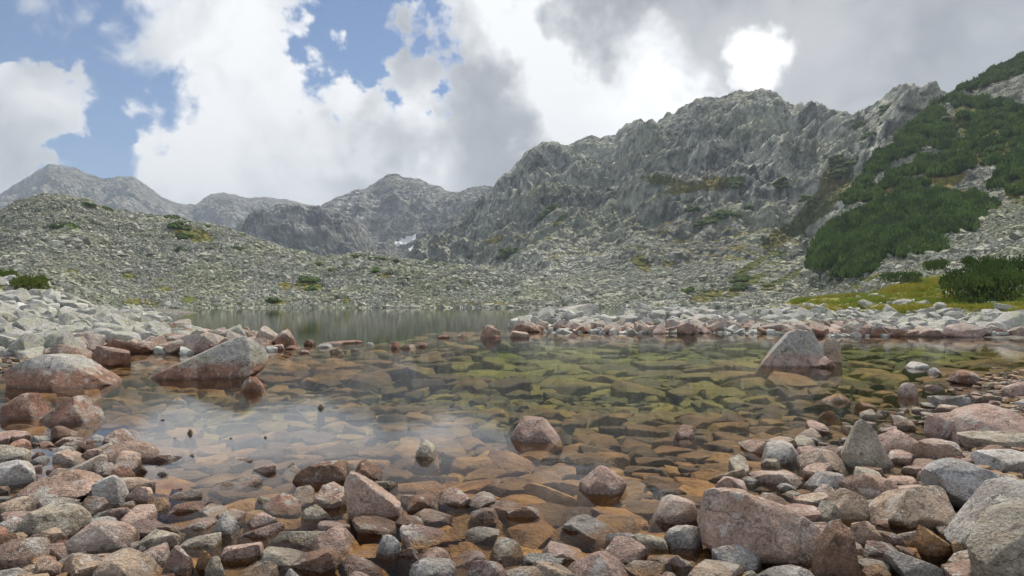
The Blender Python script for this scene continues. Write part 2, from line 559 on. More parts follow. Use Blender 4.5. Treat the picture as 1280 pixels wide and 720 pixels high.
def layer(name, mat, crest, foot, nc, nr, prof, amp, wl, jag, seed, gully=1.0, talus=None, grass=None, back=0.35, steps=0.0, lowamp=0.35):
    crest = np.array(crest, float); foot = np.array(foot, float)
    px = np.linspace(crest[0, 0], crest[-1, 0], nc)
    cy = np.interp(px, crest[:, 0], crest[:, 1])
    cd = np.interp(px, crest[:, 0], crest[:, 2])
    fd = np.interp(px, foot[:, 0], foot[:, 1])
    fz = np.interp(px, foot[:, 0], foot[:, 2])
    cz = CAMZ + (HY - cy) / F * cd
    nb = max(8, nr // 6)
    t = np.concatenate([np.linspace(0, 1, nr), 1 + np.linspace(0, back, nb + 1)[1:]])
    T, PX = np.meshgrid(t, px, indexing='ij')
    CZ, CD, FD, FZ = (np.broadcast_to(a, T.shape) for a in (cz, cd, fd, fz))
    tt = np.minimum(T, 1)
    base = np.interp(tt.ravel(), np.linspace(0, 1, len(prof)), prof).reshape(T.shape)
    Y = FD + (CD - FD) * T
    Z = FZ + (CZ - FZ) * base - np.maximum(T - 1, 0) * (CZ - FZ) * 1.1
    X = (PX - CX) / F * Y
    p = np.stack([X.ravel(), Y.ravel(), Z.ravel()], 1)
    q = p * np.array([1.0, 0.55, 0.55]) / wl
    rd = fbm(q, 7, 0.6, seed=seed, ridged=True)
    rd2 = fbm(p / wl * 2.3 + 31, 6, 0.65, seed=seed + 5)
    win = (sstep(tt.ravel(), 0.0, 0.12) * (lowamp + (1 - lowamp) * sstep(tt.ravel(), 0.2, 0.62)))
    top = 1 - 0.72 * sstep(np.abs(1 - T.ravel()), 0.22, 0.0)
    disp = amp * win * top * (rd * 1.1 * gully + rd2 * 0.9)
    if steps:
        bands = p[:, 2] / (wl * 0.5) + 1.6 * fbm(p / (wl * 1.5), 3, seed=seed + 9)
        disp += steps * amp * win * top * (np.abs((bands % 1) - 0.5) * 2 - 0.5)
    jz = jag * fbm(np.stack([p[:, 0], p[:, 1] * 0.4, p[:, 2] * 0], 1) / (wl * 0.22), 4, 0.6, seed=seed + 3, ridged=True) * sstep(np.abs(1 - T.ravel()), 0.12, 0.0)
    nrm = np.array([0, -0.75, 0.65])
    v = p + disp[:, None] * nrm
    v[:, 2] += jz
    vpx, vpy = proj(v)
    V = v.reshape(T.shape + (3,))
    gz_r = np.gradient(V[..., 2], axis=0); gy_r = np.gradient(V[..., 1], axis=0)
    slope = np.clip(gz_r / (np.abs(gy_r) + 1e-6), -2, 3).ravel()
    ta = talus(vpx, vpy, slope, v) if talus else np.zeros(len(v))
    ga = grass(vpx, vpy, slope, v) if grass else np.zeros(len(v))
    ob = link_mesh(name, v, grid_faces(len(t), nc), mat, attrs={'talus': np.clip(ta, 0, 1), 'grass': np.clip(ga, 0, 1)})
    ob['kind'] = 'structure'
    front = (T.ravel() <= 0.99)
    LAYERS[name] = dict(v=v, px=vpx, py=vpy, front=front, slope=slope, shape=T.shape, talus=ta, grass=ga)
    return ob


def ell(px, py, lst):
    """sum of soft ellipses (cx, cy, rx, ry, angle) in photo directions: where a patch of cover lies on the slope"""
    s = np.zeros(len(px))
    for cx, cy, rx, ry, *a in lst:
        an = math.radians(a[0]) if a else 0.0
        dx, dy = px - cx, py - cy
        ex = (dx * math.cos(an) + dy * math.sin(an)) / rx
        ey = (-dx * math.sin(an) + dy * math.cos(an)) / ry
        s = np.maximum(s, np.clip(1.25 - (ex * ex + ey * ey), 0, 1))
    return s


FAR = make_terrain_mat("far_rock", 9.0, (0.13, 0.135, 0.145), (0.26, 0.265, 0.26), (0.45, 0.43, 0.38), (0.15, 0.14, 0.07), (0.10, 0.11, 0.05), (0.23, 0.235, 0.19))
MIDR = make_terrain_mat("cirque_rock", 5.0, (0.085, 0.088, 0.098), (0.22, 0.225, 0.225), (0.42, 0.42, 0.39), (0.13, 0.12, 0.045), (0.08, 0.10, 0.03), (0.19, 0.20, 0.15))
RIDGE = make_terrain_mat("ridge_rock", 3.2, (0.10, 0.103, 0.112), (0.35, 0.358, 0.315), (0.56, 0.57, 0.49), (0.21, 0.19, 0.06), (0.12, 0.15, 0.036), (0.37, 0.40, 0.29))
HILL = make_terrain_mat("hill_rock", 1.6, (0.085, 0.087, 0.080), (0.23, 0.235, 0.215), (0.42, 0.43, 0.38), (0.27, 0.23, 0.075), (0.16, 0.19, 0.045), (0.26, 0.285, 0.20))

layer("far_mountain_ridge", FAR,
      [(-140, 300, 2400), (-60, 285, 2400), (0, 250, 2400), (30, 229, 2400), (62, 208, 2400), (82, 211, 2400), (110, 221, 2400), (134, 226, 2400), (150, 222, 2400), (168, 225, 2400),
       (185, 236, 2450), (205, 250, 2450), (225, 257, 2500), (245, 259, 2600), (262, 249, 2600), (280, 243, 2600), (296, 246, 2600), (310, 251, 2600), (335, 250, 2600), (365, 254, 2600), (400, 262, 2600), (450, 285, 2600)],
      [(-140, 1500, -5), (450, 1600, -5)], 300, 110, [0, .12, .32, .55, .78, 1], 100, 260, 12, 3, 1.2,
      talus=lambda x, y, s, v: sstep(x, 90, 130) * 0 + ell(x, y, [(110, 245, 60, 14, 25)]) + 0.3)  # ellipse paints the sunlit tan flank into the talus cover
layer("craggy_shoulder", MIDR,
      [(250, 330, 1300), (285, 300, 1300), (300, 283, 1300), (320, 271, 1300), (345, 260, 1300), (372, 258, 1300), (400, 259, 1320), (420, 264, 1350), (445, 280, 1400), (470, 310, 1450), (490, 335, 1450)],
      [(250, 900, -5), (490, 950, -5)], 200, 130, [0, .05, .16, .45, .82, 1], 60, 130, 8, 9, 1.3,
      talus=lambda x, y, s, v: sstep(y, 312, 325))
layer("central_peak", MIDR,
      [(360, 310, 1700), (385, 275, 1700), (400, 262, 1700), (420, 250, 1700), (450, 238, 1750), (470, 232, 1800), (484, 221, 1800), (494, 219, 1800), (505, 224, 1800), (520, 225, 1800), (540, 233, 1800), (558, 241, 1750),
       (572, 244, 1700), (585, 239, 1650), (605, 235, 1600), (618, 238, 1550), (632, 242, 1500), (660, 270, 1450), (700, 330, 1400)],
      [(360, 1000, 5), (500, 1000, 5), (700, 900, 0)], 320, 220, [0, .10, .17, .24, .34, .62, .82, 1], 55, 170, 8, 14, 1.5,
      talus=lambda x, y, s, v: np.maximum(sstep(y, 282, 300), ell(x, y, [(600, 285, 50, 14, -35), (520, 272, 40, 7, -8), (470, 262, 18, 5, -15), (560, 300, 60, 16, -30)])),
      grass=lambda x, y, s, v: 0.35 * ell(x, y, [(565, 280, 30, 5, -25)]))


def c_talus(x, y, s, v):
    n = fbm(v / 45.0, 4, seed=71)
    t = 0.25 + sstep(y, 250, 320) + ell(x, y, [(720, 245, 70, 16, -25), (850, 225, 80, 12, 12), (760, 280, 60, 25, 10), (980, 330, 120, 40, -25)]) * 0.8
    t = np.maximum(t, ell(x, y, [(700, 240, 75, 22, -28), (660, 300, 60, 40, -20), (840, 222, 75, 14, 14), (930, 315, 150, 34, -33), (740, 335, 120, 34, 0), (1050, 190, 25, 50, 25)]) * 1.2)
    t = t - 0.9 * ell(x, y, [(930, 165, 90, 42, 0), (870, 268, 100, 26, 6), (700, 200, 40, 10, -25), (1010, 175, 45, 40, 0), (940, 245, 60, 40, 30)])
    return np.clip(t + n * 1.0, 0, 1) * sstep(s, 3.0, 1.6)


def c_grass(x, y, s, v):
    n = fbm(v / 22.0, 4, seed=75)
    g = ell(x, y, [(880, 232, 60, 9, -8), (830, 226, 40, 7, 10), (1045, 225, 20, 36, 20), (1020, 260, 40, 16, -35), (985, 290, 35, 10, -30), (803, 330, 16, 9, 40), (835, 330, 9, 4),
                   (640, 382, 60, 3), (875, 372, 22, 6), (930, 355, 30, 6, -25), (900, 368, 30, 6), (935, 335, 30, 4, -30), (700, 275, 12, 4, -40), (620, 300, 16, 5, -20), (1130, 185, 20, 40, 30), (990, 345, 40, 4, -25)]) * 0.85
    g += 0.30 * sstep(s, 0.9, 0.3) * (y < 330) * (x > 640) + 0.1
    g += 0.13 * sstep(y, 250, 300) * sstep(x, 780, 900)
    return np.clip(g + n * 0.8, 0, 1)


layer("great_ridge", RIDGE,
      [(500, 345, 900), (530, 318, 950), (560, 295, 1000), (590, 268, 1050), (615, 245, 1080), (640, 217, 1080), (655, 200, 1060), (668, 190, 1050), (680, 183, 1040), (692, 184, 1030), (708, 191, 1020), (722, 186, 1010), (738, 181, 1000),
       (748, 182, 990), (756, 177, 980), (768, 180, 960), (782, 164, 930), (800, 156, 900), (820, 157, 880), (836, 152, 870), (858, 144, 860), (868, 137, 850), (884, 135, 840), (900, 134, 830), (912, 128, 820), (930, 125, 810), (952, 125, 800),
       (970, 129, 790), (980, 138, 780), (992, 139, 770), (1000, 133, 760), (1010, 140, 750), (1020, 134, 740), (1030, 141, 720), (1045, 150, 690), (1064, 155, 650), (1080, 147, 610), (1098, 136, 590), (1118, 126, 580), (1136, 122, 570), (1150, 124, 560), (1166, 133, 560), (1200, 150, 560), (1260, 170, 560)],
      [(500, 260, -3), (600, 200, -3), (700, 181, -2.5), (860, 178, -2.5), (1000, 170, -2.5), (1260, 160, -2)], 560, 340, [0, .018, .05, .10, .18, .28, .40, .54, .70, .86, 1], 52, 95, 16, 21, 1.35,
      talus=c_talus, grass=c_grass, steps=0.35, lowamp=0.2)


def b_grass(x, y, s, v):
    n = fbm(v / 9.0, 4, seed=41)
    g = ell(x, y, [(245, 296, 30, 10, 15), (235, 288, 30, 6, 10), (160, 345, 12, 4), (385, 358, 22, 8), (355, 358, 8, 6), (430, 376, 14, 5), (170, 378, 20, 5), (235, 375, 14, 5), (190, 380, 10, 4), (205, 362, 14, 4), (480, 345, 14, 4), (345, 378, 16, 4), (600, 381, 60, 3), (90, 340, 10, 4)])
    return np.clip(g * 0.9 + n * 0.85 + 0.16, 0, 1)


layer("boulder_hill", HILL,
      [(-260, 300, 300), (-120, 280, 300), (-30, 272, 300), (0, 266, 300), (25, 251, 300), (50, 244, 300), (75, 243, 300), (105, 251, 300), (140, 264, 305), (200, 272, 310), (250, 280, 310), (290, 289, 310), (330, 302, 310),
       (365, 315, 305), (400, 322, 300), (430, 320, 290), (460, 318, 285), (500, 325, 280), (540, 330, 275), (580, 333, 270), (610, 338, 265), (640, 347, 260), (670, 360, 250), (700, 374, 240)],
      [(-260, 110, 3), (-100, 120, 1.5), (80, 150, -2.0), (180, 176, -2.2), (300, 178, -2.2), (700, 181, -2.2)], 620, 230, [0, .06, .16, .30, .45, .60, .76, .90, 1], 5.5, 22, 2.2, 33, 1.0,
      talus=lambda x, y, s, v: np.clip(0.75 + 0.8 * fbm(v / 14.0, 3, seed=44), 0, 1), grass=b_grass, steps=0.25)


PINE_POLYS = [
    [(1014, 332), (1040, 290), (1075, 268), (1110, 252), (1140, 246), (1180, 247), (1215, 250), (1224, 262), (1218, 276), (1200, 286), (1170, 288), (1162, 310), (1135, 318), (1105, 325), (1072, 346), (1040, 340)],
    [(1058, 252), (1085, 216), (1108, 190), (1135, 165), (1160, 140), (1195, 122), (1215, 124), (1212, 150), (1232, 165), (1218, 185), (1225, 200), (1195, 215), (1178, 222), (1150, 236), (1110, 244), (1085, 250)],
    [(1215, 124), (1245, 128), (1275, 135), (1300, 150), (1300, 228), (1262, 222), (1240, 205), (1225, 195), (1232, 170), (1212, 150)],
    [(1195, 113), (1240, 90), (1290, 68), (1290, 84), (1268, 92), (1240, 104), (1215, 114)],
    [(1220, 224), (1250, 224), (1278, 232), (1272, 240), (1235, 234)],
    [(1214, 246), (1234, 254), (1228, 266), (1212, 262)]]


HOLES = [(1150, 300, 12, 5), (1104, 272, 7, 6), (1134, 270, 7, 8), (1170, 268, 5, 4), (1125, 285, 7, 4), (1070, 318, 5, 6), (1130, 205, 16, 6, -20), (1165, 190, 12, 5), (1200, 165, 8, 10), (1190, 140, 9, 5), (1245, 170, 10, 5), (1150, 225, 14, 4), (1260, 190, 9, 6),
         (1100, 225, 10, 5, -30), (1068, 292, 12, 3, -30), (1215, 140, 8, 4)]
HOLES = [(h[0], h[1], h[2] * 1.7, h[3] * 1.7) + tuple(h[4:]) for h in HOLES]


def e_talus(x, y, s, v):
    return np.maximum(ell(x, y, [(1235, 285, 70, 32, 10), (1150, 330, 60, 12, -20), (1260, 310, 60, 25)]), 0.25 + fbm(v / 18.0, 3, seed=52) * 0.8)


def e_grass(x, y, s, v):
    n = fbm(v / 11.0, 4, seed=55)
    g = ell(x, y, [(1225, 165, 50, 22, 50), (1100, 300, 22, 6, -40), (1105, 245, 14, 5, -30), (1225, 255, 40, 10, 25), (1180, 220, 30, 20), (1240, 190, 40, 20), (1130, 365, 80, 14, -8), (1200, 350, 60, 10), (1060, 375, 40, 8), (1090, 350, 40, 8, -20), (1270, 200, 20, 60)]) * 0.8
    g *= 1 - ell(x, y, [(1240, 290, 66, 30, 8)])
    g = g + n * 0.7 + 0.12
    hn = fbm(v / 9.0, 4, seed=91) * 24
    for po in PINE_POLYS:
        g = np.where(in_poly(x + hn, y + hn * 0.6, po) & (ell(x, y, HOLES) < 0.3), 0.62, g)
    return np.clip(g, 0, 1)


layer("pine_hill", HILL,
      [(985, 372, 185), (1000, 362, 190), (1012, 345, 200), (1022, 322, 215), (1034, 300, 230), (1048, 275, 250), (1062, 246, 270), (1080, 220, 290), (1098, 194, 310), (1118, 172, 330), (1140, 150, 350), (1165, 131, 365), (1182, 120, 370),
       (1195, 113, 375), (1202, 108, 375), (1212, 110, 378), (1240, 88, 380), (1262, 76, 385), (1280, 66, 390), (1320, 42, 395), (1400, 0, 400), (1560, -60, 420)],
      [(985, 168, -2.2), (1040, 140, -0.8), (1080, 112, 0.6), (1140, 84, 2.2), (1280, 66, 2.8), (1560, 60, 4)], 460, 280, [0, .025, .065, .12, .20, .31, .45, .60, .74, .88, 1], 7.5, 30, 2.5, 57, 1.0,
      talus=e_talus, grass=e_grass, steps=0.35)

# ------------------------------------------------------------------ rocks
ICO = {}


def ico(sub):
    if sub in ICO:
        return ICO[sub]
    import bmesh
    bm = bmesh.new()
    bmesh.ops.create_icosphere(bm, subdivisions=sub, radius=1.0)
    v = np.array([x.co[:] for x in bm.verts])
    f = np.array([[q.index for q in x.verts] for x in bm.faces])
    bm.free()
    v /= np.linalg.norm(v, axis=1)[:, None]
    ICO[sub] = (v, f)
    return ICO[sub]


def rock_verts(seed, sub, planes=None, k=60.0, rough=1.0, flat=0.0):
    r_ = np.random.default_rng(seed)
    dirs, f = ico(sub)
    if planes is None:
        n = r_.normal(size=(int(r_.integers(6, 11)), 3))
        n /= np.linalg.norm(n, axis=1)[:, None]
        d = r_.uniform(0.66, 0.98, len(n))
        ax = r_.uniform(0, 6.28)
        ca, sa = math.cos(ax), math.sin(ax)
        n = np.vstack([n, [[0, 0, 1], [0, 0, -1], [ca, sa, 0], [-ca, -sa, 0], [-sa, ca, 0], [sa, -ca, 0]]])
        n[-6:] += r_.normal(size=(6, 3)) * 0.22
        n /= np.linalg.norm(n, axis=1)[:, None]
        d = np.concatenate([d, r_.uniform(0.55, 0.9, 6)])
        if flat:
            d[-6] *= 1 - flat
        if 0 < flat < 0.13:
            a0 = r_.uniform(0, 6.28)
            roof = np.array([[math.cos(a0 + q * 2.1 + r_.uniform(-.5, .5)), math.sin(a0 + q * 2.1 + r_.uniform(-.5, .5)), r_.uniform(.7, 1.5)] for q in range(3)])
            roof /= np.linalg.norm(roof, axis=1)[:, None]
            n = np.vstack([n, roof]); d = np.concatenate([d, r_.uniform(0.58, 0.80, 3)])
    else:
        n = np.array([p_[0] for p_ in planes], float)
        ln = np.linalg.norm(n, axis=1)
        n /= ln[:, None]
        d = np.array([p_[1] for p_ in planes], float)
    dn = np.maximum(dirs @ n.T, 0) / d
    r = (np.sum(dn ** k, axis=1) + 1e-9) ** (-1.0 / k)
    r = np.minimum(r, 2.2)
    s0 = int(r_.integers(0, 9999))
    p = dirs * r[:, None]
    for _ in range(8 if sub >= 4 else 4):      # knock chips off corners and edges
        cn = r_.normal(size=3)
        cn /= np.linalg.norm(cn)
        hgt = p @ cn
        cut = hgt.max() * r_.uniform(0.76, 0.93)
        over = np.maximum(hgt - cut, 0)
        p = p - over[:, None] * cn * 0.95
    nz = 0.05 * fbm(p * 1.5 + s0 * .37, 2, seed=s0) + 0.075 * fbm(p * 4.0 + s0 * .11, 4, 0.55, seed=s0 + 1, ridged=True)
    if sub >= 4:
        nz += 0.03 * fbm(p * 12 + s0 * .21, 3, 0.6, seed=s0 + 2, ridged=True)
    p = p * (1 + rough * nz)[:, None]
    return p, f


def normalise(p):
    lo, hi = p.min(0), p.max(0)
    return (p - (lo + hi) / 2) / ((hi - lo) / 2)


TINT = dict(pink=(.44, .33, .275), tan=(.44, .355, .28), brown=(.23, .15, .11), red=(.32, .19, .14), grey=(.40, .395, .385), white=(.52, .515, .50),
            purple=(.28, .20, .18), lichen=(.42, .39, .32), orange=(.32, .20, .11), blue=(.43, .445, .46), rose=(.44, .325, .285))
ALLROCKS = []


def ground_point(px, py, z0=None):
    """where the ray through a photo pixel meets the water or, above water, the ground"""
    z = 0.0
    for _ in range(12):
        Y = F * (CAMZ - z) / max(py - HY, 1.5)
        X = (px - CX) / F * Y
        z = max(0.0, float(bed(X, Y, False)[0])) if z0 is None else z0
    return X, Y, z


def finish_rock(name, verts, faces, loc, tint, alpha, rotz=0.0, mesh=None):
    if mesh is None:
        me = bpy.data.meshes.new(name)
        me.vertices.add(len(verts)); me.vertices.foreach_set('co', np.asarray(verts, np.float32).ravel())
        nf = len(faces)
        me.loops.add(nf * 3); me.loops.foreach_set('vertex_index', np.asarray(faces, np.int32).ravel())
        me.polygons.add(nf)
        me.polygons.foreach_set('loop_start', np.arange(nf, dtype=np.int32) * 3)
        me.polygons.foreach_set('loop_total', np.full(nf, 3, dtype=np.int32))
        me.polygons.foreach_set('use_smooth', np.ones(nf, dtype=bool))
        me.update(calc_edges=True)
        me.set_sharp_from_angle(angle=math.radians(24))
        me.materials.append(ROCK)
    else:
        me = mesh
    ob = bpy.data.objects.new(name, me)
    COL.objects.link(ob)
    ob.location = loc
    ob.rotation_euler = (0, 0, rotz)
    c = TINT[tint] if isinstance(tint, str) else tint
    j = random.uniform(0.9, 1.1)
    ob.color = (c[0] * j, c[1] * j, c[2] * j, alpha)
    return ob


PLACED = []     # (X, Y, radius) of hand-placed stones, so scattered ones keep clear


def place_rock(name, x0, x1, yt, yb, tint, label, alpha=0.0, shape=None, seed=None, z0=None, cat='rock', depth=0.85, group=None):
    if seed is None:
        seed = int(x0 * 7 + yt * 13) % 99991
    if x1 - x0 < 26:
        yb, yt = yb - 0.22 * (yb - yt), yt + 0.22 * (yb - yt)
    pxc = (x0 + x1) / 2
    X, Y, z = ground_point(pxc, yb, z0)
    wd = (x1 - x0) / F * Y
    H = (yb - yt) / F * Y
    sth = CAMZ / math.hypot(CAMZ, Y)
    Ld = min(depth * wd, 0.62 * H / sth)
    Ld = max(Ld, 0.35 * wd)
    h = max(H * 0.3, (H - Ld * sth) / math.sqrt(1 - sth * sth))
    Yc = Y + Ld * 0.42
    sc = Yc / Y
    a = wd * sc / 2
    b = Ld / 2
    bz = float(bed(pxc, 1, False)[0]) if False else float(bed((pxc - CX) / F * Yc, Yc, False)[0])
    sub = min(max(0.35 * h, z - bz + 0.04), 0.5 * h + 0.30)
    zc = z + (h - sub) / 2
    c = (h + sub) / 2
    big = (x1 - x0)
    sv = 5 if big > 75 else (4 if big > 24 else 3)
    r_ = np.random.default_rng(seed)
    if isinstance(shape, list):
        poly = np.array(shape, float)
        ox, oy = (x0 + x1) / 2, yb - (yb - yt) * (h - sub) / 2 / max(h, 1e-3) * 1.0
        pa = (poly[:, 0] - ox) / ((x1 - x0) / 2)
        oyc = (yt + yb) / 2
        pb = (oyc - poly[:, 1]) / ((yb - yt) / 2)
        area = 0.5 * np.sum(pa * np.roll(pb, -1) - pb * np.roll(pa, -1))
        if area < 0:
            pa, pb = pa[::-1], pb[::-1]
        planes = []
        for i in range(len(pa)):
            ex, ez = np.roll(pa, -1)[i] - pa[i], np.roll(pb, -1)[i] - pb[i]
            nx, nz_ = ez, -ex
            l_ = math.hypot(nx, nz_)
            if l_ < 1e-4:
                continue
            nx, nz_ = nx / l_, nz_ / l_
            dd = nx * pa[i] + nz_ * pb[i]
            if dd < 0.12:
                dd = 0.12
            ny = r_.uniform(-0.22, 0.22)
            planes.append(((nx, ny, nz_), dd / math.sqrt(1 + ny * ny) * 1.0))
        planes += [((r_.uniform(-.15, .15), -1, -0.1), 0.95), ((0, 1, 0.1), 0.95)]
        planes += [((r_.uniform(-.7, .7), -r_.uniform(.45, .9), r_.uniform(.1, .8)), r_.uniform(.60, .85)) for _ in range(5)]
        p, f = rock_verts(seed, sv, planes, 120.0, 0.5)
    else:
        flat = {'s': 0.35, None: 0.12}.get(shape, 0.12)
        p, f = rock_verts(seed, sv, None, 120.0 if big > 40 else 100.0, 0.55, flat)
    p = normalise(p) * np.array([a, b, c])
    ob = finish_rock(name, p, f, ((pxc - CX) / F * Yc, Yc, zc), tint, alpha)
    tag(ob, label, cat, group)
    PLACED.append(((pxc - CX) / F * Yc, Yc, max(a, b)))
    ALLROCKS.append((ob, pxc, (yt + yb) / 2, x1 - x0))
    return ob


HERO = "boulders and large stones singled out by eye"
B = place_rock
# --- the boulders one notices first
B('boulder', 197, 329, 411, 474, 'red', 'large slanting boulder with grey crest and rusty foot standing in the pool at left', 0.9,
  [(196, 466), (255, 438), (283, 416), (310, 411), (322, 425), (330, 452), (305, 474), (240, 474)], depth=0.7)
B('boulder', 10, 142, 434, 486, 'red', 'broad low boulder with grey top and red sides at left edge of the pool', 0.9,
  [(10, 455), (30, 443), (55, 434), (80, 437), (110, 453), (130, 465), (142, 477), (115, 485), (60, 486), (20, 476)], depth=0.7)
B('boulder', 0, 59, 487, 525, 'red', 'flat-topped red brown block cut off by the left frame edge above a wedge stone', 0.0,
  [(-12, 490), (40, 488), (59, 515), (40, 524), (-12, 527)], depth=0.8)
B('wedge_stone', 56, 134, 490, 528, 'red', 'dark red wedge-shaped stone with white lichen on its tip, in the water', 0.12,
  [(55, 508), (91, 489), (136, 526), (90, 529), (58, 518)], depth=0.6)
B('boulder', 941, 1030, 408, 459, 'rose', 'grey crested boulder with pink foot standing in the middle of the right pool', 0.85,
  [(938, 450), (958, 434), (976, 415), (996, 408), (1024, 411), (1032, 428), (1026, 448), (1005, 459), (955, 459)], depth=0.5)
B('boulder', 1008, 1052, 421, 454, 'tan', 'blunt tan knob of rock leaning on the grey crested boulder in the right pool', 0.3,
  [(1007, 430), (1030, 430), (1038, 422), (1049, 431), (1048, 446), (1030, 450), (1012, 446)], depth=0.8)
B('stone', 1006, 1045, 443, 459, 'rose', 'low pink stone at the foot of the tan knob in the right pool', 0.0, 's')
B('boulder', 877, 1031, 590, 703, 'pink', 'huge pinkish boulder with a sloping flat face, biggest on the near right shore', 0.0,
  [(876, 645), (882, 612), (903, 592), (940, 596), (985, 614), (1022, 640), (1031, 662), (1020, 690), (985, 704), (930, 694), (890, 668)], depth=0.75)
B('upright_stone', 1049, 1112, 519, 585, 'lichen', 'upright pointed grey stone like a small pyramid on the right shore', 0.15,
  [(1048, 562), (1060, 540), (1074, 519), (1084, 526), (1098, 552), (1113, 579), (1096, 584), (1060, 585)], depth=0.6)
B('boulder', 1089, 1193, 590, 658, 'tan', 'broad tan boulder with flat speckled top in the middle of the right shore pile', 0.0,
  [(1088, 645), (1110, 615), (1140, 592), (1175, 592), (1193, 620), (1190, 634), (1150, 650), (1120, 658)], depth=0.8)
B('boulder', 1163, 1263, 563, 629, 'blue', 'blue grey angular boulder tapering downward, leaning on the right shore pile', 0.0,
  [(1162, 572), (1175, 563), (1212, 564), (1264, 585), (1258, 604), (1230, 628), (1205, 629), (1178, 603)], depth=0.8, z0=0.1)
B('boulder', 1185, 1312, 585, 684, 'white', 'large pale boulder with bluish crest at the right frame edge above the corner boulder', 0.0,
  [(1184, 668), (1196, 645), (1230, 606), (1265, 585), (1305, 590), (1312, 640), (1260, 676), (1215, 684)], depth=0.7, z0=0.1)
B('boulder', 1216, 1340, 612, 745, 'lichen', 'pale boulder with ochre lower side filling the bottom right corner', 0.25,
  [(1214, 692), (1240, 662), (1285, 624), (1340, 610), (1340, 746), (1240, 746)], depth=0.7, z0=0.05)
B('boulder', 1188, 1295, 494, 560, 'rose', 'flat-sided mauve block at the right frame edge behind the shore pile', 0.0,
  [(1187, 554), (1198, 520), (1208, 495), (1262, 493), (1290, 515), (1296, 538), (1240, 556), (1200, 560)], depth=0.9)
B('boulder', 1158, 1212, 509, 550, 'rose', 'rounded mauve stone left of the flat-sided mauve block', 0.0)
B('stone', 1161, 1207, 489, 510, 'grey', 'pale flat stone behind the rounded mauve stone at the right', 0.2, 's')
B('stone', 1205, 1290, 530, 566, 'lichen', 'cream lichen-covered slab at right frame edge between mauve block and pale boulder', 0.3, 's')
B('stone', 1224, 1290, 556, 590, 'white', 'whitish slab at right frame edge under the cream lichen-covered slab', 0.2, 's', z0=0.1)
B('stone', 1147, 1194, 545, 582, 'pink', 'brown and grey stone between the reddish boulder and the blue grey boulder', 0.2)
B('boulder', 1092, 1158, 529, 574, 'rose', 'reddish domed boulder just right of the upright pointed stone', 0.0,
  [(1090, 560), (1098, 538), (1122, 529), (1145, 540), (1158, 556), (1150, 570), (1110, 575)])
B('stone', 949, 1002, 547, 579, 'white', 'whitish stone with blunt left end, leftmost in the row beside the upright stone', 0.0)
B('stone', 997, 1054, 553, 588, 'tan', 'rough tan stone touching the left side of the upright pointed stone', 0.0)
B('stone', 940, 1009, 580, 606, 'pink', 'long low tan stone lying above the huge pinkish boulder', 0.0, 's')
B('stone', 1008, 1063, 584, 613, 'grey', 'grey brown block right of the long low tan stone', 0.0)
B('stone', 1056, 1125, 582, 626, 'pink', 'wide pink brown stone below the upright pointed stone', 0.0)
B('stone', 1034, 1083, 605, 649, 'tan', 'smooth tan stone wedged between the huge pinkish boulder and the broad tan boulder', 0.0)
B('stone', 1013, 1050, 622, 654, 'lichen', 'small crusty stone on the right shoulder of the huge pinkish boulder', 0.2)
B('stone', 1060, 1100, 643, 678, 'tan', 'rounded tan stone right of the tall brown stone', 0.0)
B('tall_stone', 1013, 1077, 645, 728, 'brown', 'tall brown stone with grey lichen on its left edge at the bottom', 0.0,
  [(1012, 728), (1016, 700), (1030, 668), (1044, 648), (1058, 645), (1070, 662), (1077, 700), (1072, 728)], depth=0.8)
B('stone', 1111, 1197, 677, 724, 'grey', 'grey tapering stone at the bottom between the tall brown stone and corner boulder', 0.0,
  [(1110, 684), (1125, 677), (1150, 690), (1185, 700), (1198, 715), (1180, 724), (1130, 722)], depth=0.7)
B('stone', 1072, 1128, 668, 696, 'purple', 'dark purple brown stone right of the tall brown stone, half in shade', 0.0)
B('stone', 1106, 1169, 655, 672, 'brown', 'thin dark slab under the broad tan boulder', 0.0, 's')
B('stone', 1074, 1112, 700, 724, 'orange', 'ochre stone at the bottom edge right of the tall brown stone', 0.0)
B('stone', 1146, 1188, 653, 695, 'orange', 'wet rusty slab in the gap left of the large pale boulder', 0.0, 's')
B('stone', 890, 956, 671, 712, 'blue', 'light speckled grey block below the huge pinkish boulder', 0.0)
B('stone', 938, 1017, 700, 730, 'grey', 'grey stone cut by the bottom edge right of the light speckled block', 0.0)
B('boulder', 808, 871, 614, 654, 'pink', 'pink block with dark right side standing in the shallows left of the huge boulder', 0.0,
  [(806, 648), (822, 628), (832, 615), (868, 620), (871, 630), (858, 648), (830, 655)], depth=0.8)
B('stone', 831, 881, 651, 687, 'grey', 'grey cube-like stone beside the left foot of the huge pinkish boulder', 0.0,
  [(831, 655), (855, 652), (881, 652), (880, 684), (850, 687), (832, 676)], depth=0.9)
B('stone', 849, 873, 639, 654, 'pink', 'small pink stone between the pink block and the grey cube-like stone', 0.0)
B('stone', 835, 870, 688, 709, 'purple', 'purple grey stone in the water below the grey cube-like stone', 0.0)
B('stone', 820, 850, 711, 726, 'rose', 'small pink stone at the bottom edge below the purple grey stone', 0.0)
B('boulder', 632, 703, 516, 553, 'rose', 'pale pink rounded boulder standing alone in the middle of the pool', 0.0,
  [(631, 540), (645, 525), (662, 517), (684, 519), (702, 532), (700, 545), (680, 552), (655, 551)], depth=0.8)
B('stone', 841, 873, 528, 548, 'rose', 'small rounded pink stone resting on a drowned slab right of the lone boulder', 0.0)
B('stone', 722, 784, 577, 618, 'rose', 'tilted pink stone with dark waterline left of the huge boulder, in open water', 0.0,
  [(721, 610), (730, 590), (752, 577), (772, 578), (784, 590), (770, 606), (745, 618)], depth=0.8)
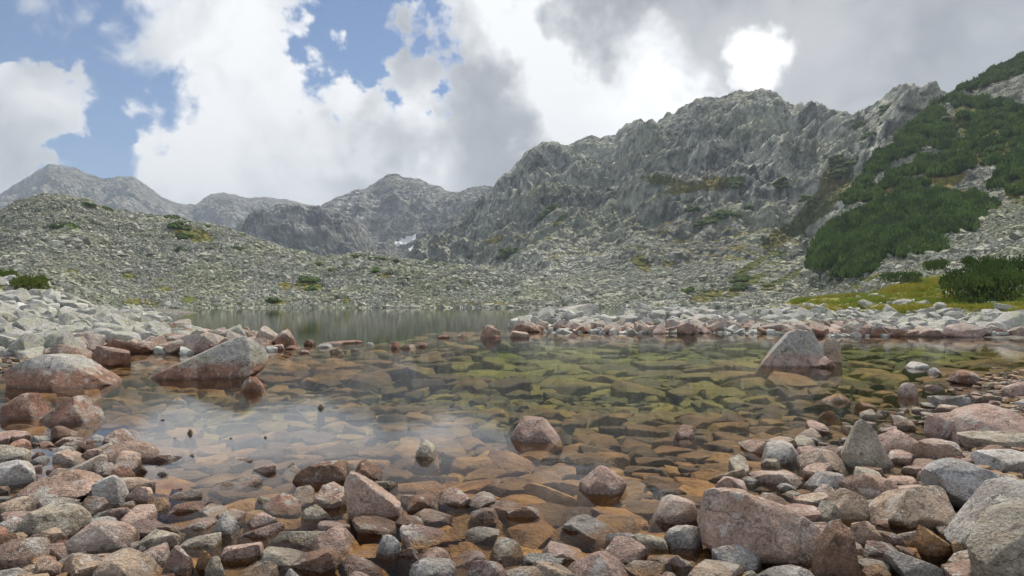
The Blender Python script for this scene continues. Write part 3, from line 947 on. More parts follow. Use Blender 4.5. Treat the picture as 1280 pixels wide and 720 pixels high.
B('stone', 698, 801, 677, 730, 'rose', 'large pointed pinkish rock cut by the bottom edge right of centre', 0.0,
  [(697, 730), (715, 702), (738, 680), (755, 677), (778, 695), (802, 730)], depth=0.7)
B('stone', 581, 639, 687, 730, 'purple', 'purple pink rock cut by the bottom edge just left of the large pointed rock', 0.0)
B('stone', 511, 570, 692, 728, 'grey', 'grey elongated stone cut by the bottom edge at centre', 0.0)
B('stone', 425, 472, 703, 728, 'rose', 'pale pink stone cut by the bottom edge left of the grey elongated stone', 0.0)
B('stone', 343, 382, 703, 728, 'white', 'whitish angular stone at the bottom edge left of centre', 0.0)
B('boulder', 431, 504, 582, 649, 'pink', 'leaning pink slab pointing up to the left in the centre shallows', 0.0,
  [(430, 592), (437, 581), (460, 594), (497, 611), (505, 640), (486, 649), (455, 641), (436, 616)], depth=0.7)
B('stone', 371, 438, 569, 602, 'brown', 'dark brown knobbly rock behind the leaning pink slab', 0.0)
B('stone', 440, 477, 572, 600, 'brown', 'dark brown rock joined to the right of the knobbly one behind the leaning slab', 0.0)
B('stone', 515, 549, 548, 572, 'lichen', 'round pale stone with orange foot alone in the water right of the dark rocks', 0.1,
  [(514, 567), (520, 553), (532, 548), (544, 555), (549, 567), (534, 573)])
B('stone', 389, 435, 600, 634, 'pink', 'tilted flat stone left of the leaning pink slab', 0.0, 's')
B('boulder', 366, 455, 649, 692, 'rose', 'large pink and white stone in the shallows below the leaning slab', 0.15,
  [(365, 682), (380, 662), (410, 649), (432, 652), (452, 668), (456, 684), (430, 692), (390, 692)], depth=0.8)
B('stone', 467, 504, 663, 693, 'grey', 'pale crusted stone right of the large pink and white stone', 0.2)
B('stone', 495, 541, 676, 698, 'brown', 'grey brown stone right of the pale crusted stone', 0.0)
B('stone', 376, 416, 627, 649, 'lichen', 'rounded yellowish lichen stone above the large pink and white stone', 0.0)
B('stone', 318, 341, 614, 632, 'lichen', 'small round white stone left of the tilted flat stone', 0.3)
B('stone', 354, 373, 573, 588, 'lichen', 'small pale green stone touching the left end of the dark knobbly rock', 0.0)
B('stone', 305, 354, 633, 657, 'rose', 'pointed pink stone behind a dark flat slab left of centre', 0.0)
B('stone', 300, 354, 649, 671, 'purple', 'dark flat slab with grey top in front of the pointed pink stone', 0.1, 's')
B('stone', 262, 304, 636, 669, 'grey', 'pale grey pointed stone left of the dark flat slab', 0.1,
  [(262, 655), (276, 636), (290, 645), (304, 662), (285, 669), (265, 666)])
B('stone', 223, 272, 662, 686, 'lichen', 'yellow green lichen stone barely above water below the pale grey pointed stone', 0.0, 's')
B('stone', 202, 242, 677, 718, 'purple', 'rounded dark purple stone in the water at lower left', 0.0)
B('stone', 240, 270, 683, 712, 'orange', 'rust brown stone right of the rounded dark purple stone', 0.0)
B('stone', 257, 286, 692, 724, 'lichen', 'lichen-spotted stone leaning on the rust brown stone at lower left', 0.0)
B('stone', 251, 276, 618, 640, 'purple', 'dark mottled stone above the pale grey pointed stone', 0.1)
B('stone', 231, 246, 531, 546, 'orange', 'small round orange stone alone in the sky reflection at left', 0.0)
B('stone', 280, 296, 543, 551, 'brown', 'tiny dark stone right of the round orange stone', 0.0)
B('stone', 196, 209, 521, 527, 'red', 'tiny flat red stone at the edge of the sky reflection at left', 0.0, 's')
B('stone', 214, 230, 545, 550, 'red', 'thin reddish stone left below the round orange stone', 0.0, 's')
B('stone', 234, 246, 564, 573, 'lichen', 'little yellowish stone below the round orange stone', 0.0)
B('stone', 287, 317, 571, 578, 'purple', 'long thin dark slab lying at water level left of centre', 0.0, 's')
B('stone', 193, 214, 583, 598, 'grey', 'small mottled stone at water level right of the thin slab stone', 0.0)
B('stone', 271, 292, 598, 612, 'brown', 'small dark brown stone above the dark mottled stone', 0.0)
B('stone', 211, 229, 606, 614, 'red', 'small flat red stone left of the pale drowned stone', 0.0, 's')
B('stone', 396, 407, 501, 513, 'orange', 'tiny orange stone sticking out of the water at the reflected peak', 0.0)
B('stone', 328, 335, 543, 549, 'purple', 'tiniest dark pebble above water in the sky reflection', 0.0)
B('stone', 190, 215, 659, 678, 'brown', 'dark brown wet stone above the rounded dark purple stone', 0.0)
B('stone', 170, 184, 676, 694, 'purple', 'small wet stone left of the rounded dark purple stone', 0.0)
B('stone', 300, 334, 468, 489, 'red', 'small red brown stone in front of the large slanting boulder', 0.0)
B('stone', 118, 163, 429, 458, 'red', 'flat red stone between the broad low boulder and the large slanting boulder', 0.15, 's')
# --- near left shore
B('boulder', 21, 123, 578, 629, 'pink', 'large flat pink slab in the middle of the left shore pile', 0.0,
  [(20, 618), (45, 590), (75, 578), (110, 588), (123, 598), (112, 612), (70, 628), (40, 626)], depth=0.8)
B('stone', 113, 192, 543, 576, 'pink', 'wide flat pink stone at the water edge of the left shore', 0.0,
  [(112, 566), (128, 550), (158, 543), (185, 551), (192, 562), (165, 575), (130, 574)], depth=0.8)
B('stone', 176, 227, 560, 577, 'purple', 'thin dark pointed slab right of the wide flat pink stone', 0.0, 's')
B('stone', 60, 123, 557, 581, 'pink', 'pink stone left of the wide flat pink stone', 0.0, 's')
B('stone', 100, 131, 557, 574, 'pink', 'small pink stone tucked under the left end of the wide flat pink stone', 0.0)
B('stone', 75, 106, 545, 564, 'brown', 'brown angular stone at the back of the left shore pile', 0.0)
B('stone', 105, 122, 546, 557, 'red', 'small red brown stone behind the wide flat pink stone', 0.0)
B('stone', 40, 56, 559, 579, 'brown', 'small dark wet stone left of the pink stones on the left shore', 0.0)
B('stone', -6, 36, 553, 575, 'lichen', 'mottled lichen stone at the left frame edge by the water', 0.2)
B('stone', -10, 42, 568, 608, 'white', 'whitish granite stone at the left frame edge above the flat pink slab', 0.0)
B('stone', 113, 143, 573, 594, 'pink', 'pinkish block right of the large flat pink slab', 0.0)
B('stone', 139, 168, 578, 602, 'red', 'red brown block at the water end of the left shore pile', 0.0)
B('stone', 116, 158, 590, 631, 'white', 'smooth whitish grey stone, palest on the left shore', 0.0,
  [(115, 600), (130, 592), (147, 590), (158, 618), (140, 631), (125, 622)], depth=0.8)
B('stone', 90, 104, 612, 627, 'white', 'little white stone left of the smooth whitish grey stone', 0.0)
B('stone', 159, 194, 602, 626, 'pink', 'dark-sided pink stone in the water right of the whitish grey stone', 0.0)
B('stone', 101, 142, 614, 643, 'pink', 'pink stone below the little white stone', 0.0)
B('stone', -8, 47, 615, 646, 'tan', 'tan stone at the left frame edge below the flat pink slab', 0.0)
B('boulder', 26, 105, 624, 672, 'lichen', 'cream lichened boulder with black spots in the left shore pile', 0.3,
  [(26, 650), (35, 630), (60, 625), (95, 628), (105, 645), (98, 668), (70, 672), (40, 662)], depth=0.8)
B('stone', -8, 41, 640, 669, 'white', 'whitish lichened stone at the left frame edge beside the cream boulder', 0.25)
B('stone', 134, 166, 630, 652, 'purple', 'mauve stone sloping into the water below the smooth whitish grey stone', 0.0)
B('stone', 148, 169, 624, 639, 'orange', 'small rusty stone right of the mauve stone', 0.0)
B('stone', 180, 212, 621, 639, 'orange', 'flat rust orange stone at water level right of the left shore', 0.0, 's')
B('boulder', 73, 165, 641, 692, 'pink', 'large pink boulder sloping to the left below the cream lichened boulder', 0.0,
  [(72, 686), (95, 660), (115, 641), (150, 643), (164, 660), (165, 684), (140, 692), (100, 692)], depth=0.8)
B('stone', 46, 82, 656, 681, 'tan', 'small elongated tan stone left of the large sloping pink boulder', 0.0)
B('stone', 35, 59, 658, 684, 'pink', 'small pink stone left of the elongated tan stone', 0.0)
B('boulder', -14, 51, 666, 719, 'pink', 'large pink brown boulder at the left frame edge near the bottom', 0.0)
B('stone', 50, 81, 677, 704, 'rose', 'rounded mauve stone right of the boulder at the lower left frame edge', 0.0)
B('stone', -10, 36, 705, 732, 'grey', 'grey pink stone in the bottom left corner', 0.0)
B('stone', 42, 78, 694, 728, 'pink', 'pink stone at the bottom edge near the left corner', 0.0)
B('boulder', 70, 136, 682, 728, 'tan', 'rounded tan boulder at the bottom edge left of the layered slab', 0.0)
B('boulder', 113, 212, 677, 732, 'tan', 'layered tan slab with ridges at the bottom edge of the left shore', 0.0,
  [(112, 684), (125, 677), (155, 684), (185, 700), (213, 724), (200, 732), (140, 732)], depth=0.8)
# --- right pool stones standing out of the water
B('stone', 1132, 1160, 451, 461, 'white', 'thin white slab at water level in the right pool', 0.3, 's')
B('stone', 1159, 1180, 455, 470, 'white', 'small bright white stone right of the thin white slab', 0.3)
B('stone', 1187, 1226, 460, 480, 'red', 'rounded red stone in the right pool near the shore', 0.0)
B('stone', 1124, 1151, 476, 497, 'pink', 'blunt pink stone left of the rounded red stone', 0.0)
B('stone', 1152, 1181, 478, 487, 'rose', 'low pink stone between the blunt pink stone and the rounded red stone', 0.0, 's')
B('stone', 1256, 1296, 473, 499, 'rose', 'pale rounded stone at the right frame edge above the mauve block', 0.1)
B('stone', 1262, 1296, 497, 512, 'grey', 'grey stone at the right frame edge right of the mauve block', 0.1)
B('stone', 1010, 1060, 487, 503, 'orange', 'rusty slab with pink tip just breaking the water in the right pool', 0.0, 's')
B('stone', 1070, 1096, 500, 511, 'orange', 'low rusty stone just breaking the water above the upright stone', 0.0, 's')
B('stone', 1022, 1050, 511, 522, 'orange', 'rusty drowned stone with a pale tip left of the upright stone', 0.0)
# --- right bank large blocks on the far waterline
B('boulder', 1178, 1229, 397, 416, 'rose', 'flat pink block at the far waterline below the dark pine shrub', 0.35,
  [(1177, 412), (1182, 402), (1205, 398), (1227, 402), (1229, 411), (1205, 416)], depth=0.7)
B('boulder', 1230, 1300, 387, 418, 'grey', 'long pale slanting block at the far waterline by the right frame edge', 0.9,
  [(1229, 412), (1255, 396), (1285, 387), (1300, 392), (1300, 418), (1240, 416)], depth=0.6)
B('boulder', 1148, 1186, 399, 413, 'white', 'white and pink block at the far waterline left of the flat pink block', 0.7)
B('boulder', 652, 752, 378, 404, 'white', 'big flat whitish slab at the left end of the stony spit', 0.4,
  [(652, 396), (658, 389), (700, 384), (725, 381), (745, 378), (752, 390), (740, 404), (670, 404)], depth=0.5, z0=0.15)
# --- stepping line of stones across the pool and at the spit's end
for i, (x0, x1, yt, yb, ti, lb) in enumerate([
    (600, 626, 405, 422, 'rose', 'pink stone, largest of the loose ones left of the spit'), (603, 622, 404, 412, 'red', 'dark red stone behind the largest loose pink one left of the spit'),
    (612, 627, 416, 424, 'red', 'little red stone in front of the largest loose pink one left of the spit'), (571, 584, 413, 424, 'rose', 'single upright pink stone halfway along the line of stones'),
    (543, 563, 414, 425, 'red', 'pair-like flat red stone left of the single upright pink stone'), (518, 536, 425, 436, 'red', 'pointed red stone at the right end of the broken stone line'),
    (500, 520, 427, 438, 'pink', 'flat pale stone second from the right end of the broken stone line'), (487, 500, 422, 439, 'red', 'pointed red stone third from the right end of the broken stone line'),
    (456, 468, 426, 433, 'white', 'small whitish stone alone in the broken stone line'), (412, 428, 430, 444, 'brown', 'dark brown stone at the left part of the stone line, nearest the camera'),
    (394, 416, 426, 437, 'grey', 'grey flat stone in the left part of the stone line'), (380, 394, 420, 435, 'brown', 'dark stone beside the grey flat stone in the stone line'),
    (370, 390, 434, 444, 'red', 'red stone in front of the dark stone in the stone line'), (355, 376, 428, 439, 'red', 'dull red stone left of the dark stone in the stone line'),
    (332, 356, 426, 441, 'pink', 'pale pink stone, second from the slanting boulder in the stone line'), (322, 338, 417, 430, 'red', 'small red stone behind the slanting boulder in the stone line'),
    (350, 366, 420, 430, 'pink', 'small pink stone at the back of the stone line left part'), (400, 455, 424, 430, 'red', 'long thin red slab at the back of the stone line'),
    (438, 452, 433, 440, 'red', 'tiny red stone in front of the long thin red slab'), (636, 662, 413, 422, 'rose', 'flat pink stone at the very left tip of the spit'),
    (642, 668, 404, 415, 'red', 'dark red stone behind the flat pink one at the spit tip'), (845, 872, 402, 418, 'rose', 'domed pink stone standing out at the spit waterline, middle')]):
    B('stone', x0, x1, yt, yb, ti, lb, 0.0, 's' if x1 - x0 > 22 else None, seed=900 + i)

# ------------------------------------------------------------------ stone prototypes shared by scattered stones
PROTO = []
for k in range(14):
    p, f = rock_verts(3000 + k, 4, None, 110.0, 0.5, 0.15)
    p = normalise(p)
    me = bpy.data.meshes.new("stone_shape")
    me.from_pydata([tuple(v) for v in p], [], [tuple(int(i) for i in q) for q in f])
    me.polygons.foreach_set('use_smooth', np.ones(len(me.polygons), dtype=bool))
    me.set_sharp_from_angle(angle=math.radians(24))
    me.materials.append(ROCK)
    PROTO.append(me)
PLACED_A = PLACED


def clear_of(X, Y, r, grid, pad=0.62):
    gx, gy = int(math.floor(X)), int(math.floor(Y))
    R = 2
    for i in range(gx - R, gx + R + 1):
        for j in range(gy - R, gy + R + 1):
            for (a, b, c) in grid.get((i, j), ()):
                if (a - X) ** 2 + (b - Y) ** 2 < (pad * (r + c)) ** 2:
                    return False
    return True


def add_grid(grid, X, Y, r):
    grid.setdefault((int(math.floor(X)), int(math.floor(Y))), []).append((X, Y, r))


def scatter_stones(n_try, sampler, size, keep, pad, flat=(0.35, 0.7)):
    """dart throwing, large stones first; returns list of (X, Y, Z, sx, sy, sz, rot, proto)"""
    grid = {}
    for a in PLACED_A:
        add_grid(grid, *a)
    out = []
    cand = sorted(((size(), ) + sampler() for _ in range(n_try)), key=lambda c: -c[0])
    XY = np.array([(c[1], c[2]) for c in cand])
    Z = bed(XY[:, 0], XY[:, 1])
    for (r, X, Y), z in zip(cand, Z):
        if not keep(X, Y, z):
            continue
        if r > 0.12 and z > -0.06 and Y < 16 and pad > 0.55:
            continue
        if not clear_of(X, Y, r, grid, pad):
            continue
        add_grid(grid, X, Y, r)
        fl = random.uniform(*flat)
        out.append((X, Y, float(z), r * random.uniform(.85, 1.25), r * random.uniform(.7, 1.0), r * fl, random.uniform(0, 6.28), random.randrange(14)))
    return out


def gn_scatter(name, pts, rots, scls, idx, tone, meshes, mat, label=None, cat=None):
    """one object of points, each carrying an instance of one of the meshes (uncountable cover)"""
    coll = bpy.data.collections.new(name + "_shapes")
    for k, me in enumerate(meshes):
        o = bpy.data.objects.new("%s_shape_%02d" % (name, k), me)
        coll.objects.link(o)
    me = bpy.data.meshes.new(name)
    me.vertices.add(len(pts))
    me.vertices.foreach_set('co', np.asarray(pts, np.float32).ravel())
    for nm, arr in (('rot', rots), ('scl', scls)):
        a = me.attributes.new(nm, 'FLOAT_VECTOR', 'POINT')
        a.data.foreach_set('vector', np.asarray(arr, np.float32).ravel())
    a = me.attributes.new('idx', 'INT', 'POINT'); a.data.foreach_set('value', np.asarray(idx, np.int32))
    a = me.attributes.new('tone', 'FLOAT', 'POINT'); a.data.foreach_set('value', np.asarray(tone, np.float32))
    if mat:
        me.materials.append(mat)
    ob = bpy.data.objects.new(name, me)
    COL.objects.link(ob)
    g = bpy.data.node_groups.new(name + "_scatter", 'GeometryNodeTree')
    g.interface.new_socket('Geometry', in_out='INPUT', socket_type='NodeSocketGeometry')
    g.interface.new_socket('Geometry', in_out='OUTPUT', socket_type='NodeSocketGeometry')
    gi = g.nodes.new('NodeGroupInput'); go = g.nodes.new('NodeGroupOutput')
    iop = g.nodes.new('GeometryNodeInstanceOnPoints')
    ci = g.nodes.new('GeometryNodeCollectionInfo')
    ci.inputs['Collection'].default_value = coll
    ci.inputs['Separate Children'].default_value = True
    ci.inputs['Reset Children'].default_value = True

    def na(nm, ty):
        nd = g.nodes.new('GeometryNodeInputNamedAttribute'); nd.data_type = ty
        nd.inputs['Name'].default_value = nm
        return nd.outputs['Attribute']
    L_ = g.links.new
    L_(gi.outputs[0], iop.inputs['Points'])
    L_(ci.outputs[0], iop.inputs['Instance'])
    iop.inputs['Pick Instance'].default_value = True
    L_(na('idx', 'INT'), iop.inputs['Instance Index'])
    e2r = g.nodes.new('FunctionNodeEulerToRotation')
    L_(na('rot', 'FLOAT_VECTOR'), e2r.inputs[0])
    L_(e2r.outputs[0], iop.inputs['Rotation'])
    L_(na('scl', 'FLOAT_VECTOR'), iop.inputs['Scale'])
    L_(iop.outputs[0], go.inputs[0])
    md = ob.modifiers.new("scatter", 'NODES')
    md.node_group = g
    ob['kind'] = 'stuff'
    if label:
        ob['label'] = label; ob['category'] = cat
    return ob


# ---- pool bed stones
def s_pool():
    u = random.uniform(-1.15, 1.15); Y = math.exp(random.uniform(math.log(2.2), math.log(17)))
    return u * Y, Y


def pool_keep(X, Y, z):
    return z < 0.35


near = scatter_stones(40000, s_pool, lambda: min(0.05 * random.paretovariate(1.5), 0.27), pool_keep, 0.56, (0.35, 0.7))
WORDS_COL = {}
vis = []
for s in near:
    X, Y, z, sx, sy, sz, r, pi = s
    zc = z + sz * 0.45
    if zc + sz > -0.02 and z < -0.03 and (sx > 0.13 or random.random() < (0.965 if Y < 7 else 0.985)):
        sz = max(0.4 * sz, min(sz, (-z) * 0.6))
        zc = -sz * 1.12 - 0.03
    px, py = CX + F * X / Y, HY + F * (CAMZ - zc) / Y
    vis.append((sx / Y if (0 < px < 1280 and py < 722) else 0.0, X, Y, zc, sx, sy, sz, r, pi, px, py))
vis.sort(key=lambda a: -a[0])
SUBM = []
utint = ['orange', 'brown', 'tan', 'lichen', 'red', 'purple', 'pink', 'brown', 'orange', 'tan']
for a in vis[:300]:
    _, X, Y, zc, sx, sy, sz, r, pi, px, py = a
    ti = random.choice(utint)
    ob = finish_rock('submerged_stone', None, None, (X, Y, zc), ti, 0.0, r, mesh=PROTO[pi])
    ob.scale = (sx, sy, sz)
    ob.rotation_euler = (random.uniform(-.14, .14), random.uniform(-.14, .14), r)
    SUBM.append((ob, px, py, ti, sx * 2 / Y * F))


def s_mid():
    u = random.uniform(-0.9, 0.9); Y = math.exp(random.uniform(math.log(15), math.log(40)))
    return u * Y, Y


mid_st = scatter_stones(16000, s_mid, lambda: min(0.12 * random.paretovariate(1.7), 0.62), pool_keep, 0.60, (0.25, 0.5))
rest = [(X, Y, zc, sx, sy, sz, r, pi) for (_, X, Y, zc, sx, sy, sz, r, pi, px, py) in vis[300:]]
rest += [(X, Y, min(z + sz * .4, -sz * 1.15 - .04), sx, sy, sz, r, pi) for (X, Y, z, sx, sy, sz, r, pi) in mid_st]
R = np.array(rest)


def make_bedstone_mat():
    m = ROCK.copy(); m.name = "bed_stone"
    nt = m.node_tree
    h = NT.__new__(NT); h.t = nt
    oi = [n for n in nt.nodes if n.type == 'OBJECT_INFO'][0]
    tone = h.attr('tone', 'INSTANCER')
    colr = h.n('ShaderNodeValToRGB')
    h.put(colr.inputs[0], tone)
    colr.color_ramp.elements[0].color = (.20, .12, .08, 1)
    colr.color_ramp.elements[1].color = (.42, .36, .28, 1)
    e_ = colr.color_ramp.elements.new(0.5); e_.color = (.34, .22, .12, 1)
    for ln in list(nt.links):
        if ln.from_node == oi and ln.from_socket.name == 'Color':
            nt.links.new(colr.outputs[0], ln.to_socket)
        elif ln.from_node == oi and ln.from_socket.name == 'Alpha':
            ts = ln.to_socket
            nt.links.remove(ln)
            ts.default_value = 0.0
        elif ln.from_node == oi and ln.from_socket.name == 'Random':
            nt.links.new(tone, ln.to_socket)
    return m


BEDSTONE = make_bedstone_mat()
BEDM = []
for me in PROTO:
    m2 = me.copy(); m2.materials.clear(); m2.materials.append(BEDSTONE); BEDM.append(m2)
gn_scatter("bed_stones", R[:, :3], np.stack([rng.uniform(-.12, .12, len(R)), rng.uniform(-.12, .12, len(R)), R[:, 6]], 1), R[:, 3:6], R[:, 7], rng.random(len(R)), BEDM, BEDSTONE,
           'carpet of small drowned stones covering the floor of the pool', 'stones')

# ---- stony spit on the right and the left bank: countable stones, then a mass of smaller ones
BANK = []


def bank_stones(name, n_try, sampler, size, keep, pad, limit, group, colour):
    st = scatter_stones(n_try, sampler, size, keep, pad, (0.45, 0.85))
    lst = []
    for (X, Y, z, sx, sy, sz, r, pi) in st:
        zc = max(z, -0.05) + sz * 0.35
        px, py = CX + F * X / Y, HY + F * (CAMZ - zc) / Y
        inview = -10 < px < 1290
        lst.append((sx / Y if inview else 0, X, Y, zc, sx, sy, sz, r, pi, px, py))
    lst.sort(key=lambda a: -a[0])
    for a in lst[:limit]:
        _, X, Y, zc, sx, sy, sz, r, pi, px, py = a
        ti, al, word = colour(X, Y, zc)
        ob = finish_rock(name, None, None, (X, Y, zc), ti, al, r, mesh=PROTO[pi])
        ob.scale = (sx, sy, sz)
        ob.rotation_euler = (random.uniform(-.55, .55), random.uniform(-.55, .55), r)
        ob['group'] = group
        BANK.append((ob, px, py, word, sx * 2 / Y * F, group))
    return lst[limit:]


def bank_colour(X, Y, z):
    if z < 0.17:
        return random.choice([('red', 0.3, 'red brown'), ('rose', 0.5, 'pink'), ('pink', 0.5, 'pink'), ('red', 0.6, 'red brown')])
    return random.choice([('grey', 0.9, 'grey'), ('white', 0.8, 'whitish'), ('grey', 1.0, 'grey'), ('lichen', 0.9, 'pale')])


def s_spit():
    Y = random.uniform(31.0, 60); u = random.uniform(0.0, 0.85)
    return u * Y, Y


def spit_front(X, Y):
    z = float(bed(X, Y, False)[0])
    return z


def spit_keep(X, Y, z):
    if z < -0.12 or X < 0.2:
        return False
    if (z > 0.72 and X > 20 and random.random() < 0.80) or (z > 1.15 and random.random() < 0.7):
        return False
    return True


rest1 = bank_stones('spit_stone', 15000, s_spit, lambda: min(0.12 * random.paretovariate(1.85), 0.55), spit_keep, 0.44, 296, 'stones heaped on the spit', bank_colour)


def s_left():
    Y = math.exp(random.uniform(math.log(17), math.log(75))); u = random.uniform(-0.86, -0.30)
    return u * Y, Y


def left_keep(X, Y, z):
    if z < -0.10:
        return False
    if z > 2.2 and random.random() < 0.5:
        return False
    return True


rest2 = bank_stones('bank_stone', 15000, s_left, lambda: min(0.13 * random.paretovariate(1.75), 0.60), left_keep, 0.44, 298, 'stones heaped on the left bank', bank_colour)
allr = rest1 + rest2
A = np.array([a[1:9] for a in allr])
gn_scatter("bank_rubble", A[:, :3], np.stack([rng.uniform(-.4, .4, len(A)), rng.uniform(-.4, .4, len(A)), A[:, 6]], 1), A[:, 3:6], A[:, 7],
           np.clip(rng.normal(0.6, 0.25, len(A)), 0, 1), [(lambda q: (q.materials.clear(), q.materials.append(SCREE_NEAR), q)[2])(me.copy()) for me in PROTO], SCREE_NEAR,
           'mass of small grey stones filling the gaps on spit and left bank', 'rubble')

# ---- stones breaking the surface of the shallows and packing both near shores
def region_stones(name, n_try, polys, size, pad, limit, lift, flat):
    def smp():
        po = random.choice(polys)
        xs = [q[0] for q in po]; ys = [q[1] for q in po]
        while True:
            x, y = random.uniform(min(xs), max(xs)), random.uniform(min(ys), max(ys))
            if in_poly(np.array([x]), np.array([y]), po)[0]:
                break
        Y = F * CAMZ / (y - HY)
        return (x - CX) / F * Y, Y
    st = scatter_stones(n_try, smp, size, lambda X, Y, z: True, pad, flat)
    out = []
    for (X, Y, z, sx, sy, sz, r, pi) in st[:limit]:
        ti = random.choice(['pink', 'rose', 'brown', 'tan', 'purple', 'red', 'pink', 'rose', 'tan', 'grey', 'lichen'])
        zc = max(z, -0.04) + sz * random.uniform(*lift)
        ob = finish_rock(name, None, None, (X, Y, zc), ti, 0.0, r, mesh=PROTO[pi])
        ob.scale = (sx, sy, sz)
        ob.rotation_euler = (random.uniform(-.3, .3), random.uniform(-.3, .3), r)
        out.append((ob, CX + F * X / Y, HY + F * (CAMZ - zc) / Y, ti))
    return out


SHALLOW = region_stones('shallow_stone', 420, [[(165, 620), (330, 585), (520, 610), (700, 640), (880, 690), (880, 724), (210, 724)]], lambda: random.uniform(0.05, 0.17), 0.66, 45, (-0.4, 0.1), (0.45, 0.8))
SHORE = region_stones('shore_stone', 1500, [[(885, 610), (945, 548), (1090, 520), (1160, 492), (1290, 470), (1290, 724), (885, 724)], [(-10, 548), (170, 545), (175, 620), (225, 724), (-10, 724)]],
                      lambda: min(0.05 * random.paretovariate(1.5), 0.16), 0.70, 240, (0.0, 0.4), (0.5, 0.85))

# ---- labels for scattered stones: which one, from the nearest boulder one can find
MARKS = [(o, x, y, wdt) for (o, x, y, wdt) in ALLROCKS if wdt > 24]
COLW = dict(orange='rusty', brown='dark brown', tan='tan', lichen='yellowish', red='red brown', purple='purple brown', pink='pinkish')
ORD = ['nearest'] + [q + ' nearest' for q in ('second third fourth fifth sixth seventh eighth ninth tenth eleventh twelfth thirteenth fourteenth fifteenth sixteenth seventeenth eighteenth nineteenth twentieth '
       'twenty-first twenty-second twenty-third twenty-fourth twenty-fifth twenty-sixth twenty-seventh twenty-eighth twenty-ninth thirtieth').split()]
SHORT = {}


def short_of(o):
    l = o['label']
    for sepw in (' standing', ' with ', ' cut ', ' in the', ' at the', ' on the', ' of the', ' between', ' behind', ' left of', ' right of', ' below', ' above', ' touching', ' leaning', ' lying', ' resting', ' alone', ' pointing',
                 ' just', ' like', ' tapering', ' filling', ', ', ' wedged', ' under', ' barely', ' joined', ' beside', ' tucked', ' by ', ' sloping'):
        k = l.find(sepw)
        if k > 6:
            l = l[:k]
    return l


cnt = {}
for (o, x, y, wdt) in MARKS:
    s = short_of(o); cnt[s] = cnt.get(s, 0) + 1
MARKS = [m_ for m_ in MARKS if cnt[short_of(m_[0])] == 1 and len(short_of(m_[0]).split()) <= 6]


def label_by_marks(items, noun):
    fams = {}
    for it in items:
        ob, px, py, word = it[:4]
        mk = min(MARKS, key=lambda m_: (m_[1] - px) ** 2 + 2.5 * (m_[2] - py) ** 2)
        dx, dy = px - mk[1], (py - mk[2]) * 1.6
        side = ('right of' if dx > 0 else 'left of') if abs(dx) > abs(dy) else ('below' if dy > 0 else 'above')
        fams.setdefault((word, side, mk[0].name), []).append((dx * dx + dy * dy, it, mk[0]))
    for (word, side, _), l in fams.items():
        l.sort(key=lambda q: q[0])
        for k, (_, it, mo) in enumerate(l):
            if k < len(ORD):
                it[0]['label'] = "%s %s, %s %s the %s" % (word, noun, ORD[k], side, short_of(mo))
            else:
                it[0]['label'] = "%s %s far out %s the %s" % (word, noun, side, short_of(mo))
            it[0]['category'] = 'stone'


COLW.update(rose='rose pink', grey='grey', white='white', blue='blue grey')
label_by_marks([(o, px, py, COLW[ti]) for (o, px, py, ti) in SHALLOW], 'half-drowned stone')
label_by_marks([(o, px, py, COLW[ti]) for (o, px, py, ti) in SHORE], 'shore stone')
for q, gname in ((SHALLOW, 'stones breaking the surface of the shallows'), (SHORE, 'stones packed along the near shores')):
    for o in q:
        o[0]['group'] = gname
for o in SUBM:
    o[0]['group'] = 'stones lying on the pool floor'
label_by_marks([(o, px, py, COLW[ti]) for (o, px, py, ti, _) in SUBM], 'stone under water')
for grp, noun, xs in (('stones heaped on the spit', 'spit stone', 'spit'), ('stones heaped on the left bank', 'left bank stone', 'bank')):
    items = [b for b in BANK if b[5] == grp]
    items.sort(key=lambda b: b[1])
    # counted in columns along the bank, back to front
    cols = {}
    for b in items:
        cols.setdefault((b[3], int(b[1] // 40)), []).append(b)
    for (word, cc), l in cols.items():
        l.sort(key=lambda b: -b[4])
        frac = (cc * 40 + 20) / 1280.0
        pct = ['far left end', 'left quarter', 'left third', 'middle', 'right third', 'right quarter', 'far right end']
        for k, b in enumerate(l):
            mk = min(MARKS, key=lambda m_: (m_[1] - b[1]) ** 2 + 2.0 * (m_[2] - b[2]) ** 2)
            dx, dy = b[1] - mk[1], b[2] - mk[2]
            b[0]['_mk'] = mk[0].name
    label_by_marks([(b[0], b[1], b[2], ('very large ' if b[4] > 32 else 'large ' if b[4] > 22 else ('mid-sized ' if b[4] > 13 else 'small ')) + b[3]) for b in items], noun)
    for b in items:
        if '_mk' in b[0]:
            del b[0]['_mk']

# ------------------------------------------------------------------ scree on the slopes
SMALL = []
for k in range(10):
    import bmesh
    r_ = np.random.default_rng(5000 + k)
    bm = bmesh.new()
    for q in range(13):
        v = r_.uniform(-1, 1, 3)
        v = v / max(np.abs(v).max(), 0.3) * r_.uniform(.75, 1.0)
        bm.verts.new(tuple(v))
    hull = bmesh.ops.convex_hull(bm, input=bm.verts)
    bmesh.ops.delete(bm, geom=list({g for g in hull['geom_interior'] + hull['geom_unused'] if isinstance(g, bmesh.types.BMVert)}), context='VERTS')
    me = bpy.data.meshes.new("scree_shape")
    bm.to_mesh(me)
    bm.free()
    me.materials.append(SCREE)
    SMALL.append(me)


